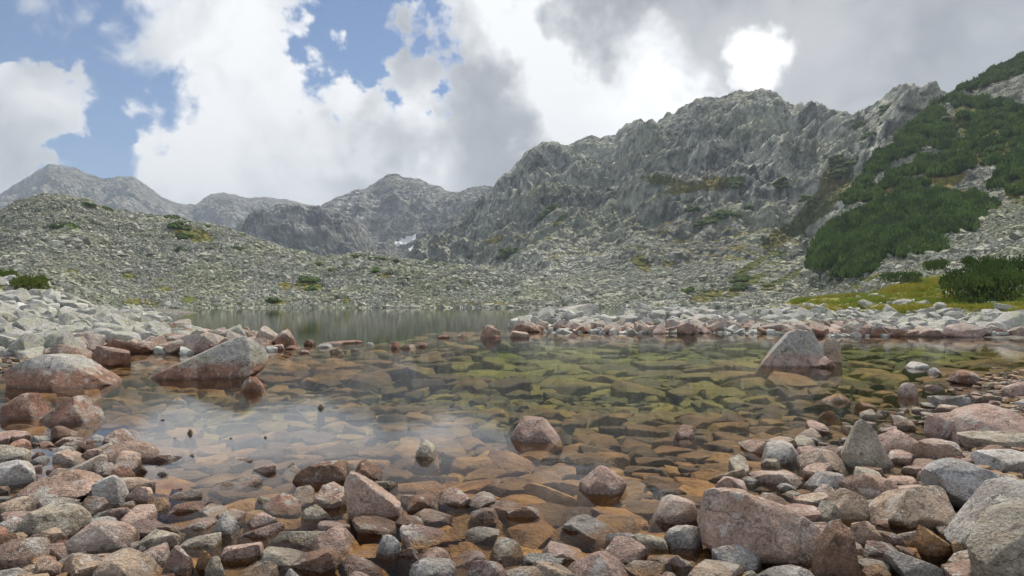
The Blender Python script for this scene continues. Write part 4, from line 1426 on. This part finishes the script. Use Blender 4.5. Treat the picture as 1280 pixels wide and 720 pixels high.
def scree_on(lname, n, smin, smax, alpha, weight, name, label, sink=0.25, pw=2.8):
    Lr = LAYERS[lname]
    nrw, ncl = Lr['shape']
    V = Lr['v'].reshape(nrw, ncl, 3)
    nfront = int(Lr['front'].sum() // ncl)
    r = rng.random(n) * (nfront - 2); c = rng.random(n) * (ncl - 2)
    ri, ci = r.astype(int), c.astype(int)
    fr, fc = (r - ri)[:, None], (c - ci)[:, None]
    P = (V[ri, ci] * (1 - fr) * (1 - fc) + V[ri + 1, ci] * fr * (1 - fc) + V[ri, ci + 1] * (1 - fr) * fc + V[ri + 1, ci + 1] * fr * fc)
    px, py = proj(P)
    wgt = weight(px, py, P, Lr['grass'].reshape(nrw, ncl)[ri, ci])
    ok = (rng.random(n) < wgt) & (px > -60) & (px < 1340) & (P[:, 2] > -0.6)
    P = P[ok]
    m_ = len(P)
    s = np.minimum(smin * (1 + rng.pareto(pw, m_)), smax) * 0.5
    s = s * np.clip(1.0 + 1.7 * fbm(P / 20.0, 3, seed=201), 0.45, 2.0)
    scl = np.stack([s * rng.uniform(.9, 1.35, m_), s * rng.uniform(.75, 1.1, m_), s * rng.uniform(.5, .95, m_)], 1)
    rot = np.stack([rng.uniform(-.5, .5, m_), rng.uniform(-.5, .5, m_), rng.uniform(0, 6.28, m_)], 1)
    P = P + np.array([0, 0, 1]) * (scl[:, 2:3] * (0.55 - sink))
    gn_scatter(name, P, rot, scl, rng.integers(0, 10, m_), np.clip(rng.normal(0.58, 0.27, m_), 0, 1), SMALL, SCREE, label, 'scree')
    return m_


scree_on("boulder_hill", 130000, 0.42, 2.3, 1.9, lambda x, y, P, g: np.clip(1.1 - g * 1.3, 0.05, 1), "hill_scree", "blocky grey boulder field covering the low hill across the lake")
scree_on("great_ridge", 90000, 0.55, 3.2, 1.9, lambda x, y, P, g: np.clip((1.05 - g * 1.2), 0.05, 1) * sstep(y, 285, 350) * (x > 560) * (x < 1120), "ridge_talus", "grey talus apron at the foot of the great ridge")
scree_on("pine_hill", 70000, 0.42, 2.0, 1.9, lambda x, y, P, g: np.clip(ell(x, y, [(1240, 288, 75, 36, 8), (1150, 332, 60, 14, -20), (1270, 315, 50, 25)]) + 0.30 * (g < 0.55) + 0.1 * (y > 330), 0, 1), "pine_hill_scree", "pale block scree running down beside the pines on the right hill")

# ------------------------------------------------------------------ snow patches
def surf(lname, px, py):
    Lr = LAYERS[lname]
    d = (Lr['px'] - px) ** 2 + (Lr['py'] - py) ** 2 + (~Lr['front']) * 1e6
    k = int(np.argmin(d))
    return Lr['v'][k], k


def snow(lname, poly, label):
    Lr = LAYERS[lname]
    nrw, ncl = Lr['shape']
    sel = in_poly(Lr['px'], Lr['py'], poly) & Lr['front']
    # cover quads whose corners all lie in the outline
    q = grid_faces(nrw, ncl)
    qs = q[sel[q].sum(1) >= 3]
    if len(qs) < 2:
        v, k = surf(lname, *np.mean(poly, axis=0))
        r, c = divmod(k, ncl)
        qs = np.array([[r * ncl + c, r * ncl + c + 1, (r + 1) * ncl + c + 1, (r + 1) * ncl + c], [r * ncl + c + 1, r * ncl + c + 2, (r + 1) * ncl + c + 2, (r + 1) * ncl + c + 1]])
    idx = np.unique(qs)
    mp = {int(a): i for i, a in enumerate(idx)}
    v = Lr['v'][idx].copy()
    cc = v.mean(0)
    th = np.linalg.norm(v - cc, axis=1); th = 1 - th / (th.max() + 1e-6)
    v += np.array([0, -0.75, 0.65]) * (0.8 + 1.6 * np.sqrt(np.clip(th, 0, 1)))[:, None]
    low = Lr['v'][idx] - np.array([0, -0.75, 0.65]) * 1.5
    fs = [[mp[int(i)] for i in a] for a in qs]
    edges = {}
    for a in fs:
        for i in range(4):
            e_ = (a[i], a[(i + 1) % 4]); edges[e_] = 1
    n_ = len(idx)
    side = [(e_[1], e_[0], e_[0] + n_, e_[1] + n_) for e_ in edges if (e_[1], e_[0]) not in edges]
    ob = link_mesh("snow_patch", np.vstack([v, low]), fs + side, SNOW)
    tag(ob, label, 'snow', 'old snow patches')


snow("central_peak", [(492, 305), (502, 297), (521, 293), (520, 300), (508, 306), (496, 309)], "upper white snow patch in the cirque under the central peak")
snow("central_peak", [(510, 312), (521, 304), (532, 295), (532, 302), (522, 312), (511, 316)], "narrow lower snow streak to the right of the upper snow patch")
snow("great_ridge", [(638, 354), (661, 353), (661, 358), (638, 358)], "thin snow strip at the foot of the great ridge near the lake")

# ------------------------------------------------------------------ mountain pines on the slopes
def pine_clump(seed, n=46):
    """low cushion of upright needle shoots, about 1 m radius"""
    r_ = np.random.default_rng(seed)
    V, Fc = [], []
    for k in range(n):
        a = r_.uniform(0, 6.283); rr = math.sqrt(r_.random())
        x, y = rr * math.cos(a), rr * math.sin(a)
        z = (1 - rr * rr) * 0.65 * r_.uniform(.75, 1.1)
        hgt = r_.uniform(.22, .42); wd = r_.uniform(.13, .22)
        b = len(V)
        tx, ty = x + r_.normal() * .08 + x * .12, y + r_.normal() * .08 + y * .12
        for q in range(4):
            an = q * 1.571 + a
            V.append((x + wd * math.cos(an), y + wd * math.sin(an), z + r_.uniform(-.06, .1)))
        V.append((tx, ty, z + hgt)); V.append((x, y, z - 0.3))
        for q in range(4):
            Fc.append((b + q, b + (q + 1) % 4, b + 4)); Fc.append((b + (q + 1) % 4, b + q, b + 5))
    return np.array(V), Fc


CLUMPS = []
for k in range(6):
    V, Fc = pine_clump(60 + k)
    me = bpy.data.meshes.new("pine_cushion")
    me.from_pydata([tuple(v) for v in V], [], Fc)
    me.materials.append(PINE)
    CLUMPS.append((me, V, Fc))

Lr = LAYERS["pine_hill"]
nrw, ncl = Lr['shape']
V3 = Lr['v'].reshape(nrw, ncl, 3)
NN = 60000
r = rng.random(NN) * (int(Lr['front'].sum() // ncl) - 2); c = rng.random(NN) * (ncl - 2)
ri, ci = r.astype(int), c.astype(int); fr, fc = (r - ri)[:, None], (c - ci)[:, None]
PP = V3[ri, ci] * (1 - fr) * (1 - fc) + V3[ri + 1, ci] * fr * (1 - fc) + V3[ri, ci + 1] * (1 - fr) * fc + V3[ri + 1, ci + 1] * fr * fc
ppx, ppy = proj(PP)
nz1 = fbm(PP / 9.0, 4, seed=91) * 24
inside = np.zeros(NN, bool)
for po in PINE_POLYS:
    inside |= in_poly(ppx + nz1, ppy + nz1 * 0.6, po)
inside &= ell(ppx, ppy, HOLES) < 0.3
inside &= fbm(PP / 6.5, 4, 0.6, seed=93) > np.where(ppy < 242, 0.045, -0.03)
PP = PP[inside]
if len(PP) > 5200:
    PP = PP[rng.permutation(len(PP))[:5200]]
m_ = len(PP)
sc_ = rng.uniform(1.3, 3.0, m_) * (1.0 + 0.9 * np.clip(fbm(PP / 4.0, 2, seed=97) + .1, -0.3, 1))
gn_scatter("mountain_pine_thicket", PP + np.array([0, 0, 0.1]), np.stack([np.zeros(m_), np.zeros(m_), rng.uniform(0, 6.28, m_)], 1), np.stack([sc_, sc_, sc_ * rng.uniform(.8, 1.5, m_)], 1),
           rng.integers(0, 6, m_), rng.random(m_), [q[0] for q in CLUMPS], PINE, "dark green dwarf pine thicket spreading over the steep hill on the right", "pine thicket")

PATCHES = [
    ("boulder_hill", [(84, 284, 16, 3), (111, 256, 8, 3), (127, 262, 5, 2), (227, 284, 16, 4, 8), (238, 280, 10, 2), (220, 273, 12, 3), (267, 286, 7, 4), (224, 315, 5, 3), (229, 296, 8, 3), (305, 294, 7, 2), (191, 273, 7, 2), (300, 311, 3, 2),
                      (454, 321, 13, 3), (474, 327, 9, 3), (497, 327, 5, 2), (410, 332, 16, 4, -8), (436, 334, 8, 2), (385, 352, 10, 3), (385, 365, 8, 4), (417, 338, 6, 2), (470, 340, 5, 2), (532, 332, 13, 3), (552, 333, 6, 2), (343, 378, 5, 3)]),
    ("great_ridge", [(593, 334, 8, 4), (632, 318, 14, 7, -12), (648, 303, 20, 6, -22), (589, 322, 8, 2), (687, 266, 25, 4, -45), (893, 274, 31, 5, -28), (867, 265, 8, 4), (919, 232, 6, 4), (925, 360, 10, 4), (873, 363, 6, 4), (856, 366, 7, 3, -30),
                     (1103, 140, 18, 6, -30), (1075, 160, 9, 5), (1058, 211, 21, 5, -40), (984, 202, 24, 4, -45), (1013, 249, 16, 4, -25), (975, 230, 8, 7), (997, 225, 7, 4, -30), (909, 268, 12, 5), (938, 263, 6, 3), (928, 348, 14, 4, -20), (1046, 205, 6, 9), (1085, 172, 7, 5)])]
NEARW = {"boulder_hill": "on the low boulder hill", "great_ridge": "on the great ridge"}
for lname, lst in PATCHES:
    Lr = LAYERS[lname]
    order = sorted(range(len(lst)), key=lambda i: lst[i][0])
    for rank, i in enumerate(order):
        e1 = lst[i]
        m1 = (ell(Lr['px'], Lr['py'], [e1]) > 0.25) & Lr['front']
        ids = np.where(m1)[0]
        if len(ids) == 0:
            ids = np.array([surf(lname, e1[0], e1[1])[1]])
        base = Lr['v'][ids]
        md_ = np.median(base[:, 1])
        base = base[np.abs(base[:, 1] - md_) <= md_ * 0.03 + 2.0]
        dist = float(np.median(base[:, 1]))
        step = 1.5 if dist < 400 else 2.6
        ext = e1[2] * e1[3] / F / F * dist * dist * 3.14
        n_ = int(np.clip(ext / (step * 0.55) ** 2 * 1.5, 5, 110))
        sel = base[rng.integers(0, len(base), n_)] + rng.normal(size=(n_, 3)) * np.array([0.8, 1.0, 0.05]) * (step * 0.5)
        grp_ = [0]; left_ = set(range(1, n_)); todo = [0]; best = []
        while True:            # keep the largest connected clump
            while todo:
                k0 = todo.pop()
                for k1 in [q for q in left_ if np.linalg.norm(sel[q] - sel[k0]) < step * 1.2]:
                    left_.discard(k1); grp_.append(k1); todo.append(k1)
            if len(grp_) > len(best):
                best = grp_
            if not left_:
                break
            k0 = left_.pop(); grp_ = [k0]; todo = [k0]
        sel = sel[best]; n_ = len(sel)
        cen = sel.mean(0)
        VV, FF = [], []
        o_ = 0
        for q in range(n_):
            _, V, Fc = CLUMPS[int(rng.integers(0, 6))]
            s_ = step * rng.uniform(.6, 1.15)
            an = rng.uniform(0, 6.28)
            ca, sa = math.cos(an), math.sin(an)
            W = np.stack([V[:, 0] * ca - V[:, 1] * sa, V[:, 0] * sa + V[:, 1] * ca, V[:, 2]], 1) * s_ + sel[q] - cen
            VV.append(W); FF.append(np.array(Fc) + o_); o_ += len(V)
        ob = link_mesh("dwarf_pine_patch", np.vstack(VV), np.vstack(FF), PINE, smooth=False)
        ob.location = cen
        where = "low" if e1[1] > 300 else ("halfway up" if e1[1] > 235 else "high")
        sz = "large" if e1[2] * e1[3] > 90 else ("long thin" if e1[2] / e1[3] > 4 else ("tiny" if e1[2] * e1[3] < 14 else "small"))
        nth = ['first', 'second', 'third', 'fourth', 'fifth', 'sixth', 'seventh', 'eighth', 'ninth', 'tenth', 'eleventh', 'twelfth', 'thirteenth', 'fourteenth', 'fifteenth', 'sixteenth', 'seventeenth', 'eighteenth', 'nineteenth',
               'twentieth', 'twenty-first', 'twenty-second', 'twenty-third', 'twenty-fourth'][rank]
        tag(ob, "%s pine patch %s %s, %s from left" % (sz, where, NEARW[lname], nth), 'pine patch', 'dwarf pine patches on the slopes')

# ------------------------------------------------------------------ near shrubs
def shrub(name, label, px0, px1, ytop, ybase, Y, nshoot, mat, cat='shrub', needle=1.0, dome=1.0):
    r_ = np.random.default_rng(int(px0 * 3 + ytop))
    X0, X1 = (px0 - CX) / F * Y, (px1 - CX) / F * Y
    zb = CAMZ + (HY - ybase) / F * Y; zt = CAMZ + (HY - ytop) / F * Y
    root = bpy.data.objects.new(name, None); COL.objects.link(root)
    cx = (X0 + X1) / 2
    root.location = (cx, Y, zb)
    hw, hh = (X1 - X0) / 2, zt - zb
    hd = min(hw, hh * 1.6)
    lob = [(r_.uniform(-.75, .75), r_.uniform(-.6, .6), r_.uniform(.6, 1.0), r_.uniform(.3, .5)) for _ in range(9)] + [(-0.65, -.1, .72, .4), (0, 0, .95, .5), (0.65, -.1, .8, .42)]
    V, Fc = [], []
    for k in range(nshoot):
        lx, ly, lz, lr = lob[int(r_.integers(0, len(lob)))]
        d = r_.normal(size=3); d /= np.linalg.norm(d); d[2] = abs(d[2]) * 1.0 - 0.25
        rr = r_.random() ** 0.33
        x = np.clip(lx + d[0] * lr * rr, -1, 1) * hw
        y = np.clip(ly + d[1] * lr * rr, -1, 1) * hd
        z = max(0.0, (lz - lr * 0.55) + d[2] * lr * rr * 0.9) * hh * (1.0 if r_.random() < .6 else r_.random())
        g = needle * r_.uniform(.16, .30)
        tip = np.array([x + d[0] * .08 + r_.normal() * .03, y + d[1] * .08, z + g])
        b = len(V)
        w_ = g * 0.26
        for q in range(6):
            an = q * 1.047 + r_.uniform(-.3, .3)
            c0 = np.array([x + .2 * w_ * math.cos(an), y + .2 * w_ * math.sin(an), z + g * r_.uniform(-.1, .35)])
            c1 = np.array([x + w_ * math.cos(an + .35), y + w_ * math.sin(an + .35), z + g * r_.uniform(.45, .85)])
            V += [c0, c1, tip + r_.normal(size=3) * .012]
            Fc.append((b + q * 3, b + q * 3 + 1, b + q * 3 + 2))
    link_mesh("foliage", np.array(V), np.array(Fc), mat, root, smooth=False)
    # a few bent stems
    SV, SF = [], []
    for k in range(7):
        x, y = r_.uniform(-.7, .7) * hw, r_.uniform(-.5, .5) * hd
        pts = [(x, y, -.1), (x * 1.1 + r_.normal() * .05, y * 1.1, hh * .3), (x * 1.25, y * 1.2, hh * .62)]
        for j, (a, b_, c_) in enumerate(pts):
            rad = .045 * (1 - .3 * j)
            for q in range(5):
                an = q * 1.2566
                SV.append((a + rad * math.cos(an), b_ + rad * math.sin(an), c_))
        o_ = k * 15
        for j in range(2):
            for q in range(5):
                SF.append((o_ + j * 5 + q, o_ + j * 5 + (q + 1) % 5, o_ + j * 5 + 5 + (q + 1) % 5, o_ + j * 5 + 5 + q))
    link_mesh("stems", np.array(SV), SF, BARK, root)
    tag(root, label, cat)
    return root


shrub("mountain_pine_shrub", "large dark green mountain pine shrub on the grassy bank at the right edge", 1176, 1300, 331, 384, 50.0, 5200, SHRUB)
shrub("mountain_pine_shrub", "dark pine shrub behind and above the large one at the right", 1206, 1256, 322, 345, 62.0, 1500, SHRUB)
shrub("mountain_pine_shrub", "pine shrub at the right frame edge behind the large one", 1252, 1310, 319, 350, 64.0, 1600, SHRUB)
shrub("mountain_pine_shrub", "low pine shrub left of the large one beside grey rocks", 1154, 1184, 325, 338, 78.0, 700, SHRUB)
shrub("mountain_pine_shrub", "long low pine strip on the slope left of the large shrub", 1094, 1152, 340, 354, 86.0, 1100, SHRUB)
shrub("bilberry_bush", "green and brown low bush among pale rocks at the left edge", 14, 56, 344, 376, 50.0, 1500, BUSH, 'bush', 0.8)
shrub("bilberry_bush", "green bush at the left frame edge above the bank stones", -24, 22, 338, 362, 54.0, 1300, BUSH, 'bush', 0.8)
shrub("bilberry_bush", "low green bush below the green and brown one at left", -4, 36, 366, 388, 46.0, 1000, BUSH, 'bush', 0.8)
shrub("bilberry_bush", "small bright green bush between pale stones on the left bank", 70, 92, 386, 402, 40.0, 500, BUSH, 'bush', 0.7)
shrub("bilberry_bush", "little green bush left of the small bright one", 56, 70, 385, 396, 44.0, 300, BUSH, 'bush', 0.7)

# ------------------------------------------------------------------ grass
def blade_tuft(seed, n=16):
    r_ = np.random.default_rng(seed)
    V, Fc = [], []
    for k in range(n):
        a = r_.uniform(0, 6.28); x, y = r_.normal(size=2) * .22
        hgt = r_.uniform(.55, 1.0); lean = r_.uniform(.1, .5); w_ = .035
        b = len(V)
        V += [(x - w_ * math.sin(a), y + w_ * math.cos(a), 0), (x + w_ * math.sin(a), y - w_ * math.cos(a), 0),
              (x + lean * .4 * math.cos(a) + w_ * .6 * math.sin(a), y + lean * .4 * math.sin(a) - w_ * .6 * math.cos(a), hgt * .65), (x + lean * math.cos(a), y + lean * math.sin(a), hgt)]
        Fc += [(b, b + 1, b + 2), (b, b + 2, b + 3)]
    me = bpy.data.meshes.new("grass_tuft")
    me.from_pydata(V, [], Fc)
    me.materials.append(GRASS)
    return me


TUFTS = [blade_tuft(k) for k in range(5)]
n_ = 26000
gy = np.exp(rng.uniform(math.log(38), math.log(110), n_)); gu = rng.uniform(0.42, 0.85, n_)
gx = gu * gy
gz = bed(gx, gy)
left_n = 7000
ly = np.exp(rng.uniform(math.log(38), math.log(80), left_n)); lx = rng.uniform(-0.85, -0.62, left_n) * ly
gx, gy = np.concatenate([gx, lx]), np.concatenate([gy, ly]); gz = np.concatenate([gz, bed(lx, ly)])
nn = fbm(np.stack([gx, gy, gx * 0], 1) / 5.0, 3, seed=120)
okk = np.where(gx > 0, (gz > 0.85) & (nn > -0.02), (gz > 2.0) & (nn > 0.02))
gp = np.stack([gx, gy, gz], 1)[okk]
m_ = len(gp)
gs = rng.uniform(.25, .6, m_)
gn_scatter("bank_grass", gp, np.stack([rng.uniform(-.2, .2, m_), rng.uniform(-.2, .2, m_), rng.uniform(0, 6.28, m_)], 1), np.stack([gs * 1.3, gs * 1.3, gs], 1), rng.integers(0, 5, m_), rng.random(m_), TUFTS, GRASS,
           "yellow green grass on the banks beside the lake", "grass")

# ------------------------------------------------------------------ water
WATER, t = new_mat("clear_lake_water")
geo = t.n('ShaderNodeNewGeometry')
P = geo.outputs['Position']
r1 = t.noise(t.vmath('MULTIPLY', P, (1.0, 1.6, 1.0)), 1.6, 3, 0.5)
r2 = t.noise(t.vmath('MULTIPLY', P, (1.0, 2.2, 1.0)), 7.0, 3, 0.55)
hh = t.math('ADD', t.math('MULTIPLY', r1, 0.8), t.math('MULTIPLY', r2, 0.2))
nb = t.bump(hh, 0.30, 0.010)
gg = t.n('ShaderNodeBsdfGlossy')
gg.inputs['Roughness'].default_value = 0.0
gg.inputs['Color'].default_value = (1, 1, 1, 1)
t.put(gg.inputs['Normal'], nb)
tr = t.n('ShaderNodeBsdfTransparent')
fr_ = t.n('ShaderNodeFresnel')
fr_.inputs['IOR'].default_value = 1.33
t.put(fr_.inputs['Normal'], nb)
gl = t.n('ShaderNodeMixShader')
wr = t.n('ShaderNodeValToRGB')      # reflectance of water seen through a polarising filter
for q, (pos, val) in enumerate([(0.0, 0.0), (1.0, 0.95), (0.115, 0.02), (0.18, 0.05), (0.24, 0.17), (0.31, 0.36), (0.45, 0.40), (0.6, 0.44)]):
    el = wr.color_ramp.elements[q] if q < 2 else wr.color_ramp.elements.new(pos)
    if q < 2:
        el.position = pos
    el.color = (val, val, val, 1)
t.put(wr.inputs[0], fr_.outputs[0])
t.put(gl.inputs[0], wr.outputs[0])
t.t.links.new(tr.outputs[0], gl.inputs[1])
t.t.links.new(gg.outputs[0], gl.inputs[2])
va = t.n('ShaderNodeVolumeAbsorption')
va.inputs['Color'].default_value = (0.55, 0.80, 0.45, 1)
va.inputs['Density'].default_value = 0.12
o = t.n('ShaderNodeOutputMaterial')
t.t.links.new(gl.outputs[0], o.inputs[0])
t.t.links.new(va.outputs[0], o.inputs[1])
wx0, wx1, wy0, wy1, wz = -420, 420, 0.95, 259, -9.0
wv = [(wx0, wy0, 0), (wx1, wy0, 0), (wx1, wy1, 0), (wx0, wy1, 0), (wx0, wy0, wz), (wx1, wy0, wz), (wx1, wy1, wz), (wx0, wy1, wz)]
wf = [(0, 1, 2, 3), (7, 6, 5, 4), (0, 4, 5, 1), (1, 5, 6, 2), (2, 6, 7, 3), (3, 7, 4, 0)]
lake = link_mesh("lake_water", np.array(wv, float), wf, WATER, smooth=False)
lake['kind'] = 'structure'

# ------------------------------------------------------------------ haze
HAZE, t = new_mat("mountain_haze")
pv = t.n('ShaderNodeVolumePrincipled')
pv.inputs['Color'].default_value = (0.70, 0.83, 1.0, 1)
pv.inputs['Density'].default_value = 0.00021
o = t.n('ShaderNodeOutputMaterial')
t.t.links.new(pv.outputs[0], o.inputs['Volume'])
hx, hy0, hy1, hz0, hz1 = 5200, -1000, 6600, -11, 620
hv = [(-hx, hy0, hz0), (hx, hy0, hz0), (hx, hy1, hz0), (-hx, hy1, hz0), (-hx, hy0, hz1), (hx, hy0, hz1), (hx, hy1, hz1), (-hx, hy1, hz1)]
hf = [(3, 2, 1, 0), (4, 5, 6, 7), (0, 1, 5, 4), (1, 2, 6, 5), (2, 3, 7, 6), (3, 0, 4, 7)]
haze = link_mesh("haze", np.array(hv, float), hf, HAZE, smooth=False)
haze['kind'] = 'stuff'
